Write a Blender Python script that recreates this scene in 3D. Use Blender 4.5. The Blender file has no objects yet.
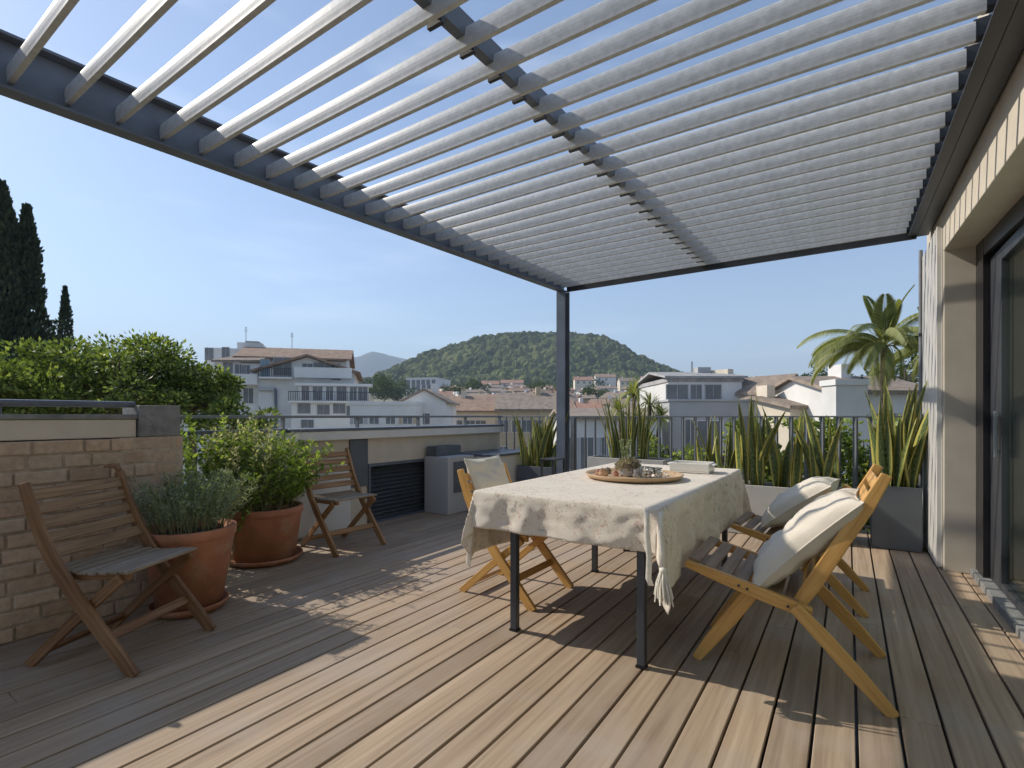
import bpy, math, random
import numpy as np
from mathutils import Vector, Matrix, Euler, noise
R_ = math.radians
random.seed(7); rng = np.random.default_rng(7)
S = bpy.context.scene; COL = S.collection

# ---------------------------------------------------------------- camera, sky, sun
YAW = R_(33.7); EYE = 1.17; FPX = 504.0; HOR = 416.0
cd = bpy.data.cameras.new('camera'); cam = bpy.data.objects.new('camera', cd); COL.objects.link(cam)
cd.sensor_width = 36; cd.lens = FPX/1024*36; cd.shift_y = 32/1024; cd.clip_start = .05; cd.clip_end = 20000
cam.location = (0, 0, EYE); cam.rotation_euler = (R_(90), 0, YAW); S.camera = cam
W = bpy.data.worlds.new('World'); S.world = W; W.use_nodes = True
SUN_DIR = Vector((1, .18, -.815)).normalized()
sun_el = math.asin(-SUN_DIR.z); sun_az = math.atan2(-SUN_DIR.x, -SUN_DIR.y)      # clockwise from +Y
nt = W.node_tree; nt.nodes.clear()
sky = nt.nodes.new('ShaderNodeTexSky'); sky.sky_type = 'NISHITA'; sky.sun_disc = False
sky.sun_elevation = sun_el; sky.sun_rotation = sun_az % (2*math.pi)
sky.air_density = 1.0; sky.dust_density = .35; sky.ozone_density = 2.2; sky.altitude = 100
bg = nt.nodes.new('ShaderNodeBackground'); bg.inputs[1].default_value = .138
wo = nt.nodes.new('ShaderNodeOutputWorld')
# faint thin clouds low over the hills
tc = nt.nodes.new('ShaderNodeTexCoord'); mp = nt.nodes.new('ShaderNodeMapping'); mp.inputs['Scale'].default_value = (1.2, 1.2, 7)
nz = nt.nodes.new('ShaderNodeTexNoise'); nz.inputs['Scale'].default_value = 2.1; nz.inputs['Detail'].default_value = 7
rp = nt.nodes.new('ShaderNodeValToRGB'); rp.color_ramp.elements[0].position = .54; rp.color_ramp.elements[1].position = .80
rp.color_ramp.elements[1].color = (.20, .20, .20, 1)
mx = nt.nodes.new('ShaderNodeMixRGB'); mx.inputs[2].default_value = (9.5, 9.7, 10.0, 1)
L = nt.links.new
L(tc.outputs['Generated'], mp.inputs[0]); L(mp.outputs[0], nz.inputs[0]); L(nz.outputs[0], rp.inputs[0])
hs = nt.nodes.new('ShaderNodeHueSaturation'); hs.inputs['Saturation'].default_value = .92
L(sky.outputs[0], hs.inputs['Color']); L(rp.outputs[0], mx.inputs[0]); L(hs.outputs[0], mx.inputs[1]); L(mx.outputs[0], bg.inputs[0]); L(bg.outputs[0], wo.inputs[0])
sl = bpy.data.lights.new('sun', 'SUN'); sl.energy = 4.1; sl.angle = R_(.53); sl.color = (1, .92, .80)
so = bpy.data.objects.new('sun', sl); COL.objects.link(so); so.rotation_euler = SUN_DIR.to_track_quat('-Z', 'Y').to_euler()
so.location = (-20, 0, 30)
S.render.engine = 'CYCLES'
S.view_settings.view_transform = 'Standard'; S.view_settings.look = 'None'
S.view_settings.exposure = .42; S.view_settings.gamma = 1
S.cycles.max_bounces = 8; S.cycles.transparent_max_bounces = 16

Rv = Vector((math.cos(YAW), math.sin(YAW), 0)); Fv = Vector((-math.sin(YAW), math.cos(YAW), 0))
def at(u, v, d):
    "a spot seen in direction (u, v) at a depth of d metres"
    return Vector((0, 0, EYE)) + Fv*d + Rv*((u-512)*d/FPX) + Vector((0, 0, (HOR-v)*d/FPX))
def ld(lat, dep, z=0): p = Fv*dep + Rv*lat; return Vector((p.x, p.y, z))

# ---------------------------------------------------------------- materials
MATS = {}
def nodes(name):
    m = bpy.data.materials.new(name); m.use_nodes = True; t = m.node_tree
    return m, t, t.nodes['Principled BSDF']
def N(t, typ, **k):
    n = t.nodes.new('ShaderNode'+typ)
    for a, b in k.items():
        if a in n.inputs: n.inputs[a].default_value = b
        else: setattr(n, a, b)
    return n
def ramp(t, fac, stops):
    r = t.nodes.new('ShaderNodeValToRGB'); e = r.color_ramp.elements
    while len(e) < len(stops): e.new(.5)
    for i, (p, c) in enumerate(stops): e[i].position = p; e[i].color = (*c, 1)
    t.links.new(fac, r.inputs[0]); return r.outputs[0]
def mixc(t, fac, a, b, mode='MIX'):
    n = t.nodes.new('ShaderNodeMixRGB'); n.blend_type = mode
    for i, x in enumerate((fac, a, b)):
        if isinstance(x, (int, float)): n.inputs[i].default_value = x if i == 0 else (x, x, x, 1)
        elif isinstance(x, tuple): n.inputs[i].default_value = (*x, 1)
        else: t.links.new(x, n.inputs[i])
    return n.outputs[0]
def bump(t, b, h, s, d=.01):
    n = t.nodes.new('ShaderNodeBump'); n.inputs['Strength'].default_value = s; n.inputs['Distance'].default_value = d
    t.links.new(h, n.inputs['Height']); t.links.new(n.outputs[0], b.inputs['Normal'])
def mapping(t, src, scale, off=None):
    m = t.nodes.new('ShaderNodeMapping'); m.inputs['Scale'].default_value = scale
    t.links.new(src, m.inputs[0])
    if off is not None: t.links.new(off, m.inputs['Location'])
    return m.outputs[0]
def rnd(t, island=True):
    if island: return t.nodes.new('ShaderNodeNewGeometry').outputs['Random Per Island']
    return t.nodes.new('ShaderNodeObjectInfo').outputs['Random']
def mul(t, a, k, op='MULTIPLY'):
    n = t.nodes.new('ShaderNodeMath'); n.operation = op
    if isinstance(a, float): n.inputs[0].default_value = a
    else: t.links.new(a, n.inputs[0])
    if isinstance(k, (int, float)): n.inputs[1].default_value = k
    else: t.links.new(k, n.inputs[1])
    return n.outputs[0]
def coord(t, k='Object'): return t.nodes.new('ShaderNodeTexCoord').outputs[k]

def m_wood(name, c1, c2, c3, rough=.6, grain=(3, 55, 55), uv=True, worn=None):
    "grain runs along U (every timber carries its length in U)"
    m, t, b = nodes(name); src = coord(t, 'UV' if uv else 'Object'); r = rnd(t)
    off = N(t, 'CombineXYZ'); t.links.new(mul(t, r, 37.), off.inputs[0]); t.links.new(mul(t, r, 91.), off.inputs[1]); t.links.new(mul(t, r, 13.), off.inputs[2])
    mp = mapping(t, src, grain, off.outputs[0])
    n1 = N(t, 'TexNoise', Scale=1., Detail=6., Roughness=.6, Distortion=.4); t.links.new(mp, n1.inputs[0])
    n2 = N(t, 'TexNoise', Scale=.35, Detail=3.); t.links.new(mp, n2.inputs[0])
    c = ramp(t, n1.outputs[0], [(.32, c1), (.5, c2), (.7, c3)])
    tone = ramp(t, r, [(0, (.78, .78, .78)), (1, (1.18, 1.15, 1.1))])
    c = mixc(t, 1, c, tone, 'MULTIPLY')
    c = mixc(t, mul(t, n2.outputs[0], .5), c, c1)
    if worn:
        n3 = N(t, 'TexNoise', Scale=2.2, Detail=5.); t.links.new(coord(t), n3.inputs[0])
        f = ramp(t, n3.outputs[0], [(.48, (0, 0, 0)), (.68, (1, 1, 1))]); c = mixc(t, mul(t, f, .6), c, worn)
    t.links.new(c, b.inputs['Base Color']); b.inputs['Roughness'].default_value = rough
    bump(t, b, n1.outputs[0], .35, .002); return m
def m_plain(name, c, rough=.5, metal=0, var=.12, scale=6., bmp=.1, bscale=120., bd=.003, spots=None):
    m, t, b = nodes(name); src = coord(t)
    n1 = N(t, 'TexNoise', Scale=scale, Detail=6., Roughness=.6); t.links.new(src, n1.inputs[0])
    lo = tuple(x*(1-var) for x in c); hi = tuple(min(1, x*(1+var)) for x in c)
    cc = ramp(t, n1.outputs[0], [(.3, lo), (.7, hi)])
    if spots:
        n3 = N(t, 'TexNoise', Scale=scale*.7, Detail=8., Roughness=.7); t.links.new(src, n3.inputs[0])
        f = ramp(t, n3.outputs[0], [(.52, (0, 0, 0)), (.72, (1, 1, 1))]); cc = mixc(t, f, cc, spots)
    t.links.new(cc, b.inputs['Base Color']); b.inputs['Roughness'].default_value = rough; b.inputs['Metallic'].default_value = metal
    if bmp:
        n2 = N(t, 'TexNoise', Scale=bscale, Detail=4.); t.links.new(src, n2.inputs[0]); bump(t, b, n2.outputs[0], bmp, bd)
    return m
def m_leaf(name, cols, trans=.35, rough=.5):
    m, t, b = nodes(name); r = rnd(t)
    c = ramp(t, r, [(i/(len(cols)-1), x) for i, x in enumerate(cols)])
    t.links.new(c, b.inputs['Base Color']); b.inputs['Roughness'].default_value = rough
    b.inputs['Specular IOR Level'].default_value = .35
    tr = N(t, 'BsdfTranslucent'); t.links.new(mixc(t, 1, c, (1.5, 1.5, .75), 'MULTIPLY'), tr.inputs[0])
    ms = N(t, 'MixShader'); ms.inputs[0].default_value = trans
    t.links.new(b.outputs[0], ms.inputs[1]); t.links.new(tr.outputs[0], ms.inputs[2])
    t.links.new(ms.outputs[0], t.nodes['Material Output'].inputs[0]); return m

M = MATS
M['deck'] = m_wood('weathered_deck', (.235, .17, .115), (.345, .26, .18), (.44, .345, .25), .75, (1.3, 36, 36), worn=(.34, .285, .235))
M['oldwood'] = m_wood('weathered_teak', (.13, .062, .026), (.27, .14, .062), (.38, .225, .11), .65)
M['oldslat'] = m_wood('weathered_teak_slat', (.17, .10, .05), (.34, .215, .115), (.46, .32, .19), .65)
M['greyslat'] = m_wood('greyed_teak', (.17, .13, .09), (.32, .255, .19), (.46, .385, .30), .75)
M['teak'] = m_wood('teak', (.18, .09, .035), (.36, .20, .08), (.50, .30, .14), .55)
M['honey'] = m_wood('honey_wood', (.48, .25, .065), (.68, .38, .11), (.76, .47, .16), .45)
M['honeyslat'] = m_wood('brown_slat', (.17, .11, .06), (.30, .20, .12), (.42, .30, .19), .6)
M['traywood'] = m_wood('tray_wood', (.42, .28, .15), (.55, .38, .22), (.62, .46, .29), .5)
M['cream'] = m_plain('cream_render', (.56, .50, .41), .9, var=.07, bmp=.5, bscale=160.)
M['creamdark'] = m_plain('reveal_render', (.50, .44, .36), .9, var=.06, bmp=.6, bscale=170.)
M['whitewall'] = m_plain('white_render', (.66, .65, .62), .85, var=.08, scale=3., bmp=.3)
M['concrete'] = m_plain('weathered_concrete', (.20, .20, .195), .85, var=.3, scale=9., bmp=.5, bscale=60., spots=(.11, .11, .11))
M['coping'] = m_plain('grey_coping', (.10, .115, .14), .45, var=.15)
M['steel'] = m_plain('painted_steel', (.125, .145, .18), .42, var=.18, scale=5., bmp=.05)
M['dark'] = m_plain('dark_steel', (.035, .038, .045), .4, var=.2)
M['black'] = m_plain('black_frame', (.012, .012, .014), .35, var=.2)
M['tableleg'] = m_plain('table_steel', (.05, .055, .065), .45, var=.2)
M['rail'] = m_plain('rail_metal', (.19, .20, .215), .45, .3, var=.15, scale=9.)
M['galv'] = m_plain('galvanised_slat', (.49, .505, .51), .5, .0, var=.16, scale=34., bmp=.1, bscale=40., spots=(.46, .47, .46))
M['screen'] = m_plain('screen_metal', (.62, .60, .56), .5, .1, var=.06)
M['terra'] = m_plain('terracotta', (.40, .17, .09), .85, var=.22, scale=7., bmp=.3, bscale=90., spots=(.42, .27, .19))
M['soil'] = m_plain('potting_soil', (.05, .035, .025), .95, var=.5, scale=40., bmp=1, bscale=60., bd=.02)
M['planter'] = m_plain('grey_planter', (.105, .115, .125), .6, var=.1)
M['planterwhite'] = m_plain('pale_planter', (.50, .49, .46), .7, var=.08)
M['shutter'] = m_plain('dark_shutter', (.06, .07, .085), .5, var=.12)
M['panelblue'] = m_plain('slate_panel', (.10, .115, .13), .6, var=.15)
M['porcelain'] = m_plain('white_ceramic', (.72, .69, .63), .3, var=.04, bmp=0)
M['tassel'] = m_plain('cotton_tassel', (.74, .69, .60), .95, var=.1, scale=60., bmp=.5, bscale=220.)
def m_fabric(name, c, flecks=None, sc=900.):
    m, t, b = nodes(name); src = coord(t)
    cc = None
    n = N(t, 'TexNoise', Scale=5., Detail=5.); t.links.new(src, n.inputs[0])
    cc = ramp(t, n.outputs[0], [(.3, tuple(x*.93 for x in c)), (.7, c)])
    if flecks:
        for (fc, s, th, am) in flecks:
            v = N(t, 'TexVoronoi', Scale=s); v.feature = 'F1'; n4 = N(t, 'TexNoise', Scale=s*1.7, Detail=4.)
            t.links.new(src, n4.inputs[0])
            vm = mixc(t, .12, src, n4.outputs[1]); t.links.new(vm, v.inputs[0])
            f = ramp(t, v.outputs['Distance'], [(th, (1, 1, 1)), (th+.10, (0, 0, 0))])
            n5 = N(t, 'TexNoise', Scale=3.2, Detail=2.); t.links.new(src, n5.inputs[0])
            g = ramp(t, n5.outputs[0], [(.36, (0, 0, 0)), (.5, (1, 1, 1))])
            cc = mixc(t, mul(t, mul(t, f, g), am), cc, fc)
    t.links.new(cc, b.inputs['Base Color']); b.inputs['Roughness'].default_value = .95
    b.inputs['Sheen Weight'].default_value = .2
    w = N(t, 'TexWave', Scale=sc*.35, Distortion=1.); t.links.new(src, w.inputs[0])
    n2 = N(t, 'TexNoise', Scale=38., Detail=5.); t.links.new(src, n2.inputs[0])
    bump(t, b, mixc(t, .75, w.outputs[0], n2.outputs[0]), .5, .006); return m
M['linen'] = m_fabric('linen_cloth', (.80, .725, .61), [((.50, .24, .20), 24, .20, .6), ((.42, .34, .24), 19, .20, .5), ((.45, .20, .16), 44, .22, .5), ((.2, .2, .22), 11, .09, .6)])
M['cushion'] = m_fabric('cream_cushion', (.74, .67, .555))
M['greencushion'] = m_fabric('pale_pad', (.66, .62, .52))
M['leaf_tree'] = m_leaf('broad_leaf', [(.035, .055, .014), (.09, .125, .028), (.16, .22, .055), (.26, .31, .10)], .42)
M['leaf_cyp'] = m_leaf('cypress_leaf', [(.014, .026, .014), (.035, .055, .026), (.065, .09, .04)], .1, .8)
M['leaf_grey'] = m_leaf('silver_leaf', [(.10, .14, .08), (.20, .25, .15), (.32, .36, .25)], .3)
M['leaf_fresh'] = m_leaf('fresh_leaf', [(.07, .12, .025), (.18, .26, .05), (.34, .42, .11)], .45)
M['leaf_wisp'] = m_leaf('pale_wisp', [(.20, .24, .10), (.36, .37, .20), (.50, .47, .34)], .4)
M['leaf_palm'] = m_leaf('palm_leaf', [(.12, .15, .04), (.26, .28, .09), (.42, .42, .20)], .35)
M['leaf_yucca'] = m_leaf('yucca_leaf', [(.16, .20, .04), (.30, .33, .08), (.44, .42, .14)], .3)
M['leaf_ivy'] = m_leaf('hedge_leaf', [(.08, .11, .03), (.19, .25, .06), (.36, .41, .13)], .42)
M['leaf_far'] = m_leaf('far_leaf', [(.03, .05, .018), (.06, .095, .03), (.10, .14, .045)], .2, .8)
M['bark'] = m_plain('bark', (.13, .10, .075), .9, var=.3, scale=20., bmp=.8, bscale=30., bd=.02)
M['palmbark'] = m_plain('palm_bark', (.16, .12, .08), .9, var=.4, scale=12., bmp=1, bscale=20., bd=.03)
def m_sword():
    m, t, b = nodes('sword_leaf'); uv = N(t, 'UVMap'); sx = N(t, 'SeparateXYZ'); t.links.new(uv.outputs[0], sx.inputs[0])
    w = N(t, 'TexNoise', Scale=9., Detail=4.); mpv = mapping(t, uv.outputs[0], (.8, 4, 1)); t.links.new(mpv, w.inputs[0])
    c = ramp(t, w.outputs[0], [(.35, (.05, .085, .03)), (.5, (.11, .155, .05)), (.65, (.22, .26, .10))])
    e = mul(t, mul(t, sx.outputs[0], .5, 'SUBTRACT'), 0, 'ABSOLUTE') if False else None
    a = N(t, 'Math', operation='SUBTRACT'); t.links.new(sx.outputs[0], a.inputs[0]); a.inputs[1].default_value = .5
    a2 = N(t, 'Math', operation='ABSOLUTE'); t.links.new(a.outputs[0], a2.inputs[0])
    f = ramp(t, a2.outputs[0], [(.27, (0, 0, 0)), (.34, (1, 1, 1))])
    r = rnd(t); f2 = mul(t, f, ramp(t, r, [(.0, (.4, .4, .4)), (.6, (1, 1, 1))]))
    c = mixc(t, f2, c, (.50, .46, .11)); t.links.new(c, b.inputs['Base Color']); b.inputs['Roughness'].default_value = .4
    tr = N(t, 'BsdfTranslucent'); t.links.new(c, tr.inputs[0]); ms = N(t, 'MixShader'); ms.inputs[0].default_value = .2
    t.links.new(b.outputs[0], ms.inputs[1]); t.links.new(tr.outputs[0], ms.inputs[2]); t.links.new(ms.outputs[0], t.nodes['Material Output'].inputs[0])
    return m
M['sword'] = m_sword()
def m_brick():
    m, t, b = nodes('old_brick'); r = rnd(t); src = coord(t)
    c = ramp(t, r, [(0, (.42, .30, .21)), (.3, (.50, .36, .26)), (.6, (.55, .41, .30)), (.85, (.46, .35, .26)), (1, (.60, .46, .35))])
    n = N(t, 'TexNoise', Scale=28., Detail=8., Roughness=.7); t.links.new(src, n.inputs[0])
    c = mixc(t, 1, c, ramp(t, n.outputs[0], [(.3, (.72, .70, .68)), (.7, (1.1, 1.08, 1.05))]), 'MULTIPLY')
    n3 = N(t, 'TexNoise', Scale=2.5, Detail=6.); t.links.new(src, n3.inputs[0])
    c = mixc(t, mul(t, ramp(t, n3.outputs[0], [(.5, (0, 0, 0)), (.7, (1, 1, 1))]), .45), c, (.50, .44, .36))
    t.links.new(c, b.inputs['Base Color']); b.inputs['Roughness'].default_value = .92; bump(t, b, n.outputs[0], .7, .006); return m
M['brick'] = m_brick(); M['mortar'] = m_plain('mortar', (.42, .34, .26), .95, var=.2, scale=14., bmp=.9, bscale=90., bd=.006)
def m_tiles(name, c1, c2):
    m, t, b = nodes(name); src = coord(t)
    w = N(t, 'TexWave', Scale=2.4); w.wave_type = 'BANDS'; w.bands_direction = 'X'; t.links.new(src, w.inputs[0])
    n = N(t, 'TexNoise', Scale=1.6, Detail=7., Roughness=.7); t.links.new(src, n.inputs[0])
    c = ramp(t, n.outputs[0], [(.3, c1), (.55, c2), (.75, tuple(x*1.35 for x in c2))])
    t.links.new(c, b.inputs['Base Color']); b.inputs['Roughness'].default_value = .9; bump(t, b, w.outputs[0], .8, .08); return m
M['tile'] = m_tiles('clay_tiles', (.22, .14, .10), (.37, .26, .19)); M['tileold'] = m_tiles('old_clay_tiles', (.20, .15, .12), (.33, .265, .21))
M['tilered'] = m_tiles('red_tiles', (.30, .16, .11), (.42, .24, .17)); M['roofgrey'] = m_tiles('grey_roof', (.30, .30, .30), (.42, .41, .40))
for k, c in dict(b_white=(.71, .70, .67), b_cream=(.68, .60, .48), b_grey=(.42, .42, .42), b_pink=(.55, .42, .34), b_ochre=(.50, .40, .27), b_pale=(.66, .65, .62)).items():
    M[k] = m_plain(k[2:]+'_facade', c, .9, var=.1, scale=.5, bmp=.2, bscale=8.)
M['winglass'] = m_plain('window_glass', (.17, .175, .18), .12, var=.2, scale=.8, bmp=0)
M['shutterblue'] = m_plain('blue_shutter', (.22, .30, .36), .7); M['railblack'] = m_plain('balcony_rail', (.04, .04, .045), .6)
def m_glass():
    m, t, b = nodes('door_glass'); g = N(t, 'BsdfGlossy', Roughness=.02); g.inputs[0].default_value = (.9, .95, .93, 1)
    tr = N(t, 'BsdfTransparent'); tr.inputs[0].default_value = (.86, .9, .87, 1); ms = N(t, 'MixShader')
    fr = N(t, 'Fresnel', IOR=1.55); t.links.new(mul(t, fr.outputs[0], .3), ms.inputs[0])
    t.links.new(tr.outputs[0], ms.inputs[1]); t.links.new(g.outputs[0], ms.inputs[2]); t.links.new(ms.outputs[0], t.nodes['Material Output'].inputs[0]); return m
M['glass'] = m_glass()
def m_cupglass():
    m, t, b = nodes('cup_glass'); b.inputs['Base Color'].default_value = (.9, .9, .88, 1); b.inputs['Roughness'].default_value = .06
    b.inputs['Transmission Weight'].default_value = .9; b.inputs['IOR'].default_value = 1.3; return m
M['cup'] = m_cupglass()
M['rose'] = m_plain('dried_rose', (.52, .27, .20), .8, var=.3, scale=30.); M['peach'] = m_plain('dried_peach_bloom', (.60, .40, .25), .8, var=.3, scale=30.)
M['drygrey'] = m_leaf('dried_sprig', [(.22, .19, .15), (.38, .34, .28), (.52, .47, .40)], .2)
M['curtain'] = m_fabric('curtain', (.72, .74, .69))

# ---------------------------------------------------------------- mesh builder
class MB:
    def __init__(s): s.v = []; s.f = []; s.uv = []; s.sm = []
    def add(s, vs, fs, uvs=None, smooth=False):
        o = len(s.v); s.v += [tuple(p) for p in vs]
        for i, f in enumerate(fs):
            s.f.append(tuple(o+k for k in f)); s.sm.append(smooth)
            s.uv.append(uvs[i] if uvs else [(0, 0)]*len(f))
        return s
    def box(s, c, size, rot=None, skew=None):
        "box with centre c; U runs along the longest side"
        hx, hy, hz = [x/2 for x in size]; Lx = max(range(3), key=lambda i: size[i]); off = random.random()*20
        vs = [Vector((x*hx, y*hy, z*hz)) for z in (-1, 1) for y in (-1, 1) for x in (-1, 1)]
        fs = [(0, 2, 3, 1), (4, 5, 7, 6), (0, 1, 5, 4), (2, 6, 7, 3), (0, 4, 6, 2), (1, 3, 7, 5)]
        ot = [i for i in range(3) if i != Lx]
        uvs = [[(vs[k][Lx]+off, vs[k][ot[0]]+vs[k][ot[1]]+off) for k in f] for f in fs]
        m = rot.to_matrix() if isinstance(rot, Euler) else (rot if rot is not None else Matrix.Identity(3))
        return s.add([m@p+Vector(c) for p in vs], fs, uvs)
    def mm(s, x0, x1, y0, y1, z0, z1): return s.box(((x0+x1)/2, (y0+y1)/2, (z0+z1)/2), (abs(x1-x0), abs(y1-y0), abs(z1-z0)))
    def bar(s, a, b, w, h, up=(0, 0, 1)):
        a = Vector(a); b = Vector(b); x = (b-a).normalized(); y = Vector(up).cross(x).normalized(); z = x.cross(y)
        return s.box((a+b)/2, ((b-a).length, w, h), Matrix((x, y, z)).transposed())
    def ribbon(s, pts, wid, y0, y1):
        "a board cut in the XZ plane along pts, wid wide, from y0 to y1 thick"
        n = len(pts); wid = wid if isinstance(wid, (list, tuple)) else [wid]*n; a = []; b = []; ln = [0]
        for i in range(n):
            p = Vector(pts[i]); q = Vector(pts[min(i+1, n-1)])-Vector(pts[max(i-1, 0)]); q.normalize(); nn = Vector((-q.y, q.x))*wid[i]/2
            a.append(p+nn); b.append(p-nn)
            if i: ln.append(ln[-1]+(p-Vector(pts[i-1])).length)
        vs = [(p.x, y, p.y) for y in (y0, y1) for row in (a, b) for p in row]; off = random.random()*20
        def I(side, row, i): return side*2*n+row*n+i
        fs = []; uvs = []
        for i in range(n-1):
            for f, ww in (((I(0,0,i), I(0,0,i+1), I(0,1,i+1), I(0,1,i)), (0, 0, .05, .05)), ((I(1,0,i), I(1,1,i), I(1,1,i+1), I(1,0,i+1)), (0, .05, .05, 0)),
                      ((I(0,0,i), I(1,0,i), I(1,0,i+1), I(0,0,i+1)), (0, .02, .02, 0)), ((I(0,1,i), I(0,1,i+1), I(1,1,i+1), I(1,1,i)), (0, 0, .02, .02))):
                fs.append(f); uvs.append([(ln[k % n]+off, w_+off) for k, w_ in zip(f, ww)])
        for i in (0, n-1):
            f = (I(0,0,i), I(0,1,i), I(1,1,i), I(1,0,i)); f = f if i == 0 else f[::-1]; fs.append(f); uvs.append([(off, off), (off, off+.05), (off+.02, off+.05), (off+.02, off)])
        return s.add(vs, fs, uvs)
    def tube(s, pts, r, n=8, caps=True):
        pts = [Vector(p) for p in pts]; r = r if isinstance(r, (list, tuple)) else [r]*len(pts); vs = []; fs = []
        for i, p in enumerate(pts):
            t = (pts[min(i+1, len(pts)-1)]-pts[max(i-1, 0)]).normalized(); u = t.orthogonal() if abs(t.z) > .99 or True else 0
            u = (Vector((0, 0, 1)) if abs(t.z) < .9 else Vector((1, 0, 0))).cross(t).normalized(); w = t.cross(u)
            vs += [p+(u*math.cos(a)+w*math.sin(a))*r[i] for a in [2*math.pi*k/n for k in range(n)]]
        for i in range(len(pts)-1):
            for k in range(n): k2 = (k+1) % n; fs.append((i*n+k, i*n+k2, (i+1)*n+k2, (i+1)*n+k))
        s.add(vs, fs, None, True)
        if caps: s.add(vs[:n], [tuple(range(n))[::-1]]); s.add(vs[-n:], [tuple(range(n))])
        return s
    def lathe(s, prof, c=(0, 0, 0), n=40, wob=0):
        vs = []; fs = []
        for (r, z) in prof:
            vs += [(c[0]+r*math.cos(2*math.pi*k/n)*(1+wob*math.sin(3*k*2*math.pi/n)), c[1]+r*math.sin(2*math.pi*k/n), c[2]+z) for k in range(n)]
        for i in range(len(prof)-1):
            for k in range(n): k2 = (k+1) % n; fs.append((i*n+k, i*n+k2, (i+1)*n+k2, (i+1)*n+k))
        return s.add(vs, fs, None, True)
    def quad(s, a, b, c, d): return s.add([a, b, c, d], [(0, 1, 2, 3)], [[(0, 0), (1, 0), (1, 1), (0, 1)]])
    def build(s, name, mat, parent=None, bevel=0, seg=2, sub=0, solid=0, loc=None):
        me = bpy.data.meshes.new(name); me.from_pydata(s.v, [], s.f); uvl = me.uv_layers.new(name='UVMap')
        flat = [c for u in s.uv for p in u for c in p]; uvl.data.foreach_set('uv', flat)
        me.polygons.foreach_set('use_smooth', s.sm); me.materials.append(M[mat] if isinstance(mat, str) else mat); me.update()
        o = bpy.data.objects.new(name, me); COL.objects.link(o)
        if parent: o.parent = parent
        if loc: o.location = loc
        if solid: md = o.modifiers.new('s', 'SOLIDIFY'); md.thickness = solid
        if bevel:
            md = o.modifiers.new('b', 'BEVEL'); md.width = bevel; md.segments = seg; md.limit_method = 'ANGLE'; md.angle_limit = R_(40)
        if sub: md = o.modifiers.new('u', 'SUBSURF'); md.levels = sub; md.render_levels = sub
        return o
def tag(o, label=None, cat=None, group=None, kind=None):
    if label: o['label'] = label
    if cat: o['category'] = cat
    if group: o['group'] = group
    if kind: o['kind'] = kind
    return o
def thing(name, label, cat, loc=(0, 0, 0), rz=0, group=None):
    o = bpy.data.objects.new(name, None); COL.objects.link(o); o.location = loc; o.rotation_euler = (0, 0, rz); o.empty_display_size = .1
    return tag(o, label, cat, group)
def copy_tree(o, parent=None):
    c = o.copy(); COL.objects.link(c); c.parent = parent
    for ch in list(o.children): copy_tree(ch, c)
    return c
def leaves(name, P, D, size, mat, parent=None, width=.5, fold=.25, jit=.25):
    "one small folded leaf per point of P (Nx3) growing along D"
    P = np.asarray(P, float); D = np.asarray(D, float); n = len(P)
    D = D+rng.normal(0, jit, D.shape); D /= np.linalg.norm(D, axis=1)[:, None]+1e-9
    A = rng.normal(size=(n, 3)); Sd = np.cross(D, A); Sd /= np.linalg.norm(Sd, axis=1)[:, None]+1e-9; U = np.cross(Sd, D)
    s = (size*rng.uniform(.6, 1.25, n))[:, None]; w = s*width*.5
    V = np.empty((n, 6, 3)); V[:, 0] = P; V[:, 1] = P+D*s*.45+Sd*w+U*w*fold; V[:, 2] = P+D*s; V[:, 3] = P+D*s*.45-Sd*w+U*w*fold
    V = V[:, :4]
    me = bpy.data.meshes.new(name); me.vertices.add(n*4); me.vertices.foreach_set('co', V.reshape(-1))
    idx = (np.arange(n)[:, None]*4+np.array([0, 1, 2, 0, 2, 3])[None]).reshape(-1)
    me.loops.add(n*6); me.loops.foreach_set('vertex_index', idx.astype(np.int32))
    me.polygons.add(n*2); me.polygons.foreach_set('loop_start', np.arange(0, n*6, 3, dtype=np.int32)); me.polygons.foreach_set('loop_total', np.full(n*2, 3, dtype=np.int32))
    me.update(calc_edges=True); me.validate(); me.materials.append(M[mat]); o = bpy.data.objects.new(name, me); COL.objects.link(o); o.parent = parent
    return o
# ================================================================ terrain, hills, haze
GK = [(0, -12), (60, -12), (110, -6), (160, -1), (230, 5), (330, 14), (500, 23), (640, 27), (5200, 27)]
HP = [(-420, 18), (-330, 30), (-240, 50), (-189, 76), (-138, 102), (-54, 127), (13, 134), (90, 135), (148, 129), (180, 112), (199, 100), (250, 72), (300, 52), (380, 36), (480, 24), (600, 10)]
gx, gy = zip(*GK); hx, hy = zip(*HP)
def gz(lat, dep):
    b = np.interp(dep, gx, gy); prof = np.interp(lat, hx, hy, left=0, right=0)
    k = np.clip((dep-560)/290, 0, 1); k = k*k*(3-2*k); k2 = np.clip((1500-dep)/500, 0, 1)
    return np.maximum(b, b+(prof-b)*k*k2) if True else b
def grid(name, X, Y, Z, mat, smooth=True):
    h, w = X.shape; P = np.stack([Rv.x*X+Fv.x*Y, Rv.y*X+Fv.y*Y, Z], -1).reshape(-1, 3)
    i = np.arange(h-1)[:, None]*w+np.arange(w-1)[None]; f = np.stack([i, i+1, i+w+1, i+w], -1).reshape(-1, 4)
    me = bpy.data.meshes.new(name); me.from_pydata(P.tolist(), [], f.tolist()); me.materials.append(M[mat])
    me.polygons.foreach_set('use_smooth', [smooth]*len(f)); o = bpy.data.objects.new(name, me); COL.objects.link(o); return o
M['terrain'] = m_plain('valley_ground', (.16, .15, .11), .95, var=.4, scale=.02, bmp=0, spots=(.07, .09, .04))
M['mountain'] = m_plain('mountain_scrub', (.06, .08, .05), .95, var=.3, scale=.004, bmp=0)
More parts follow.
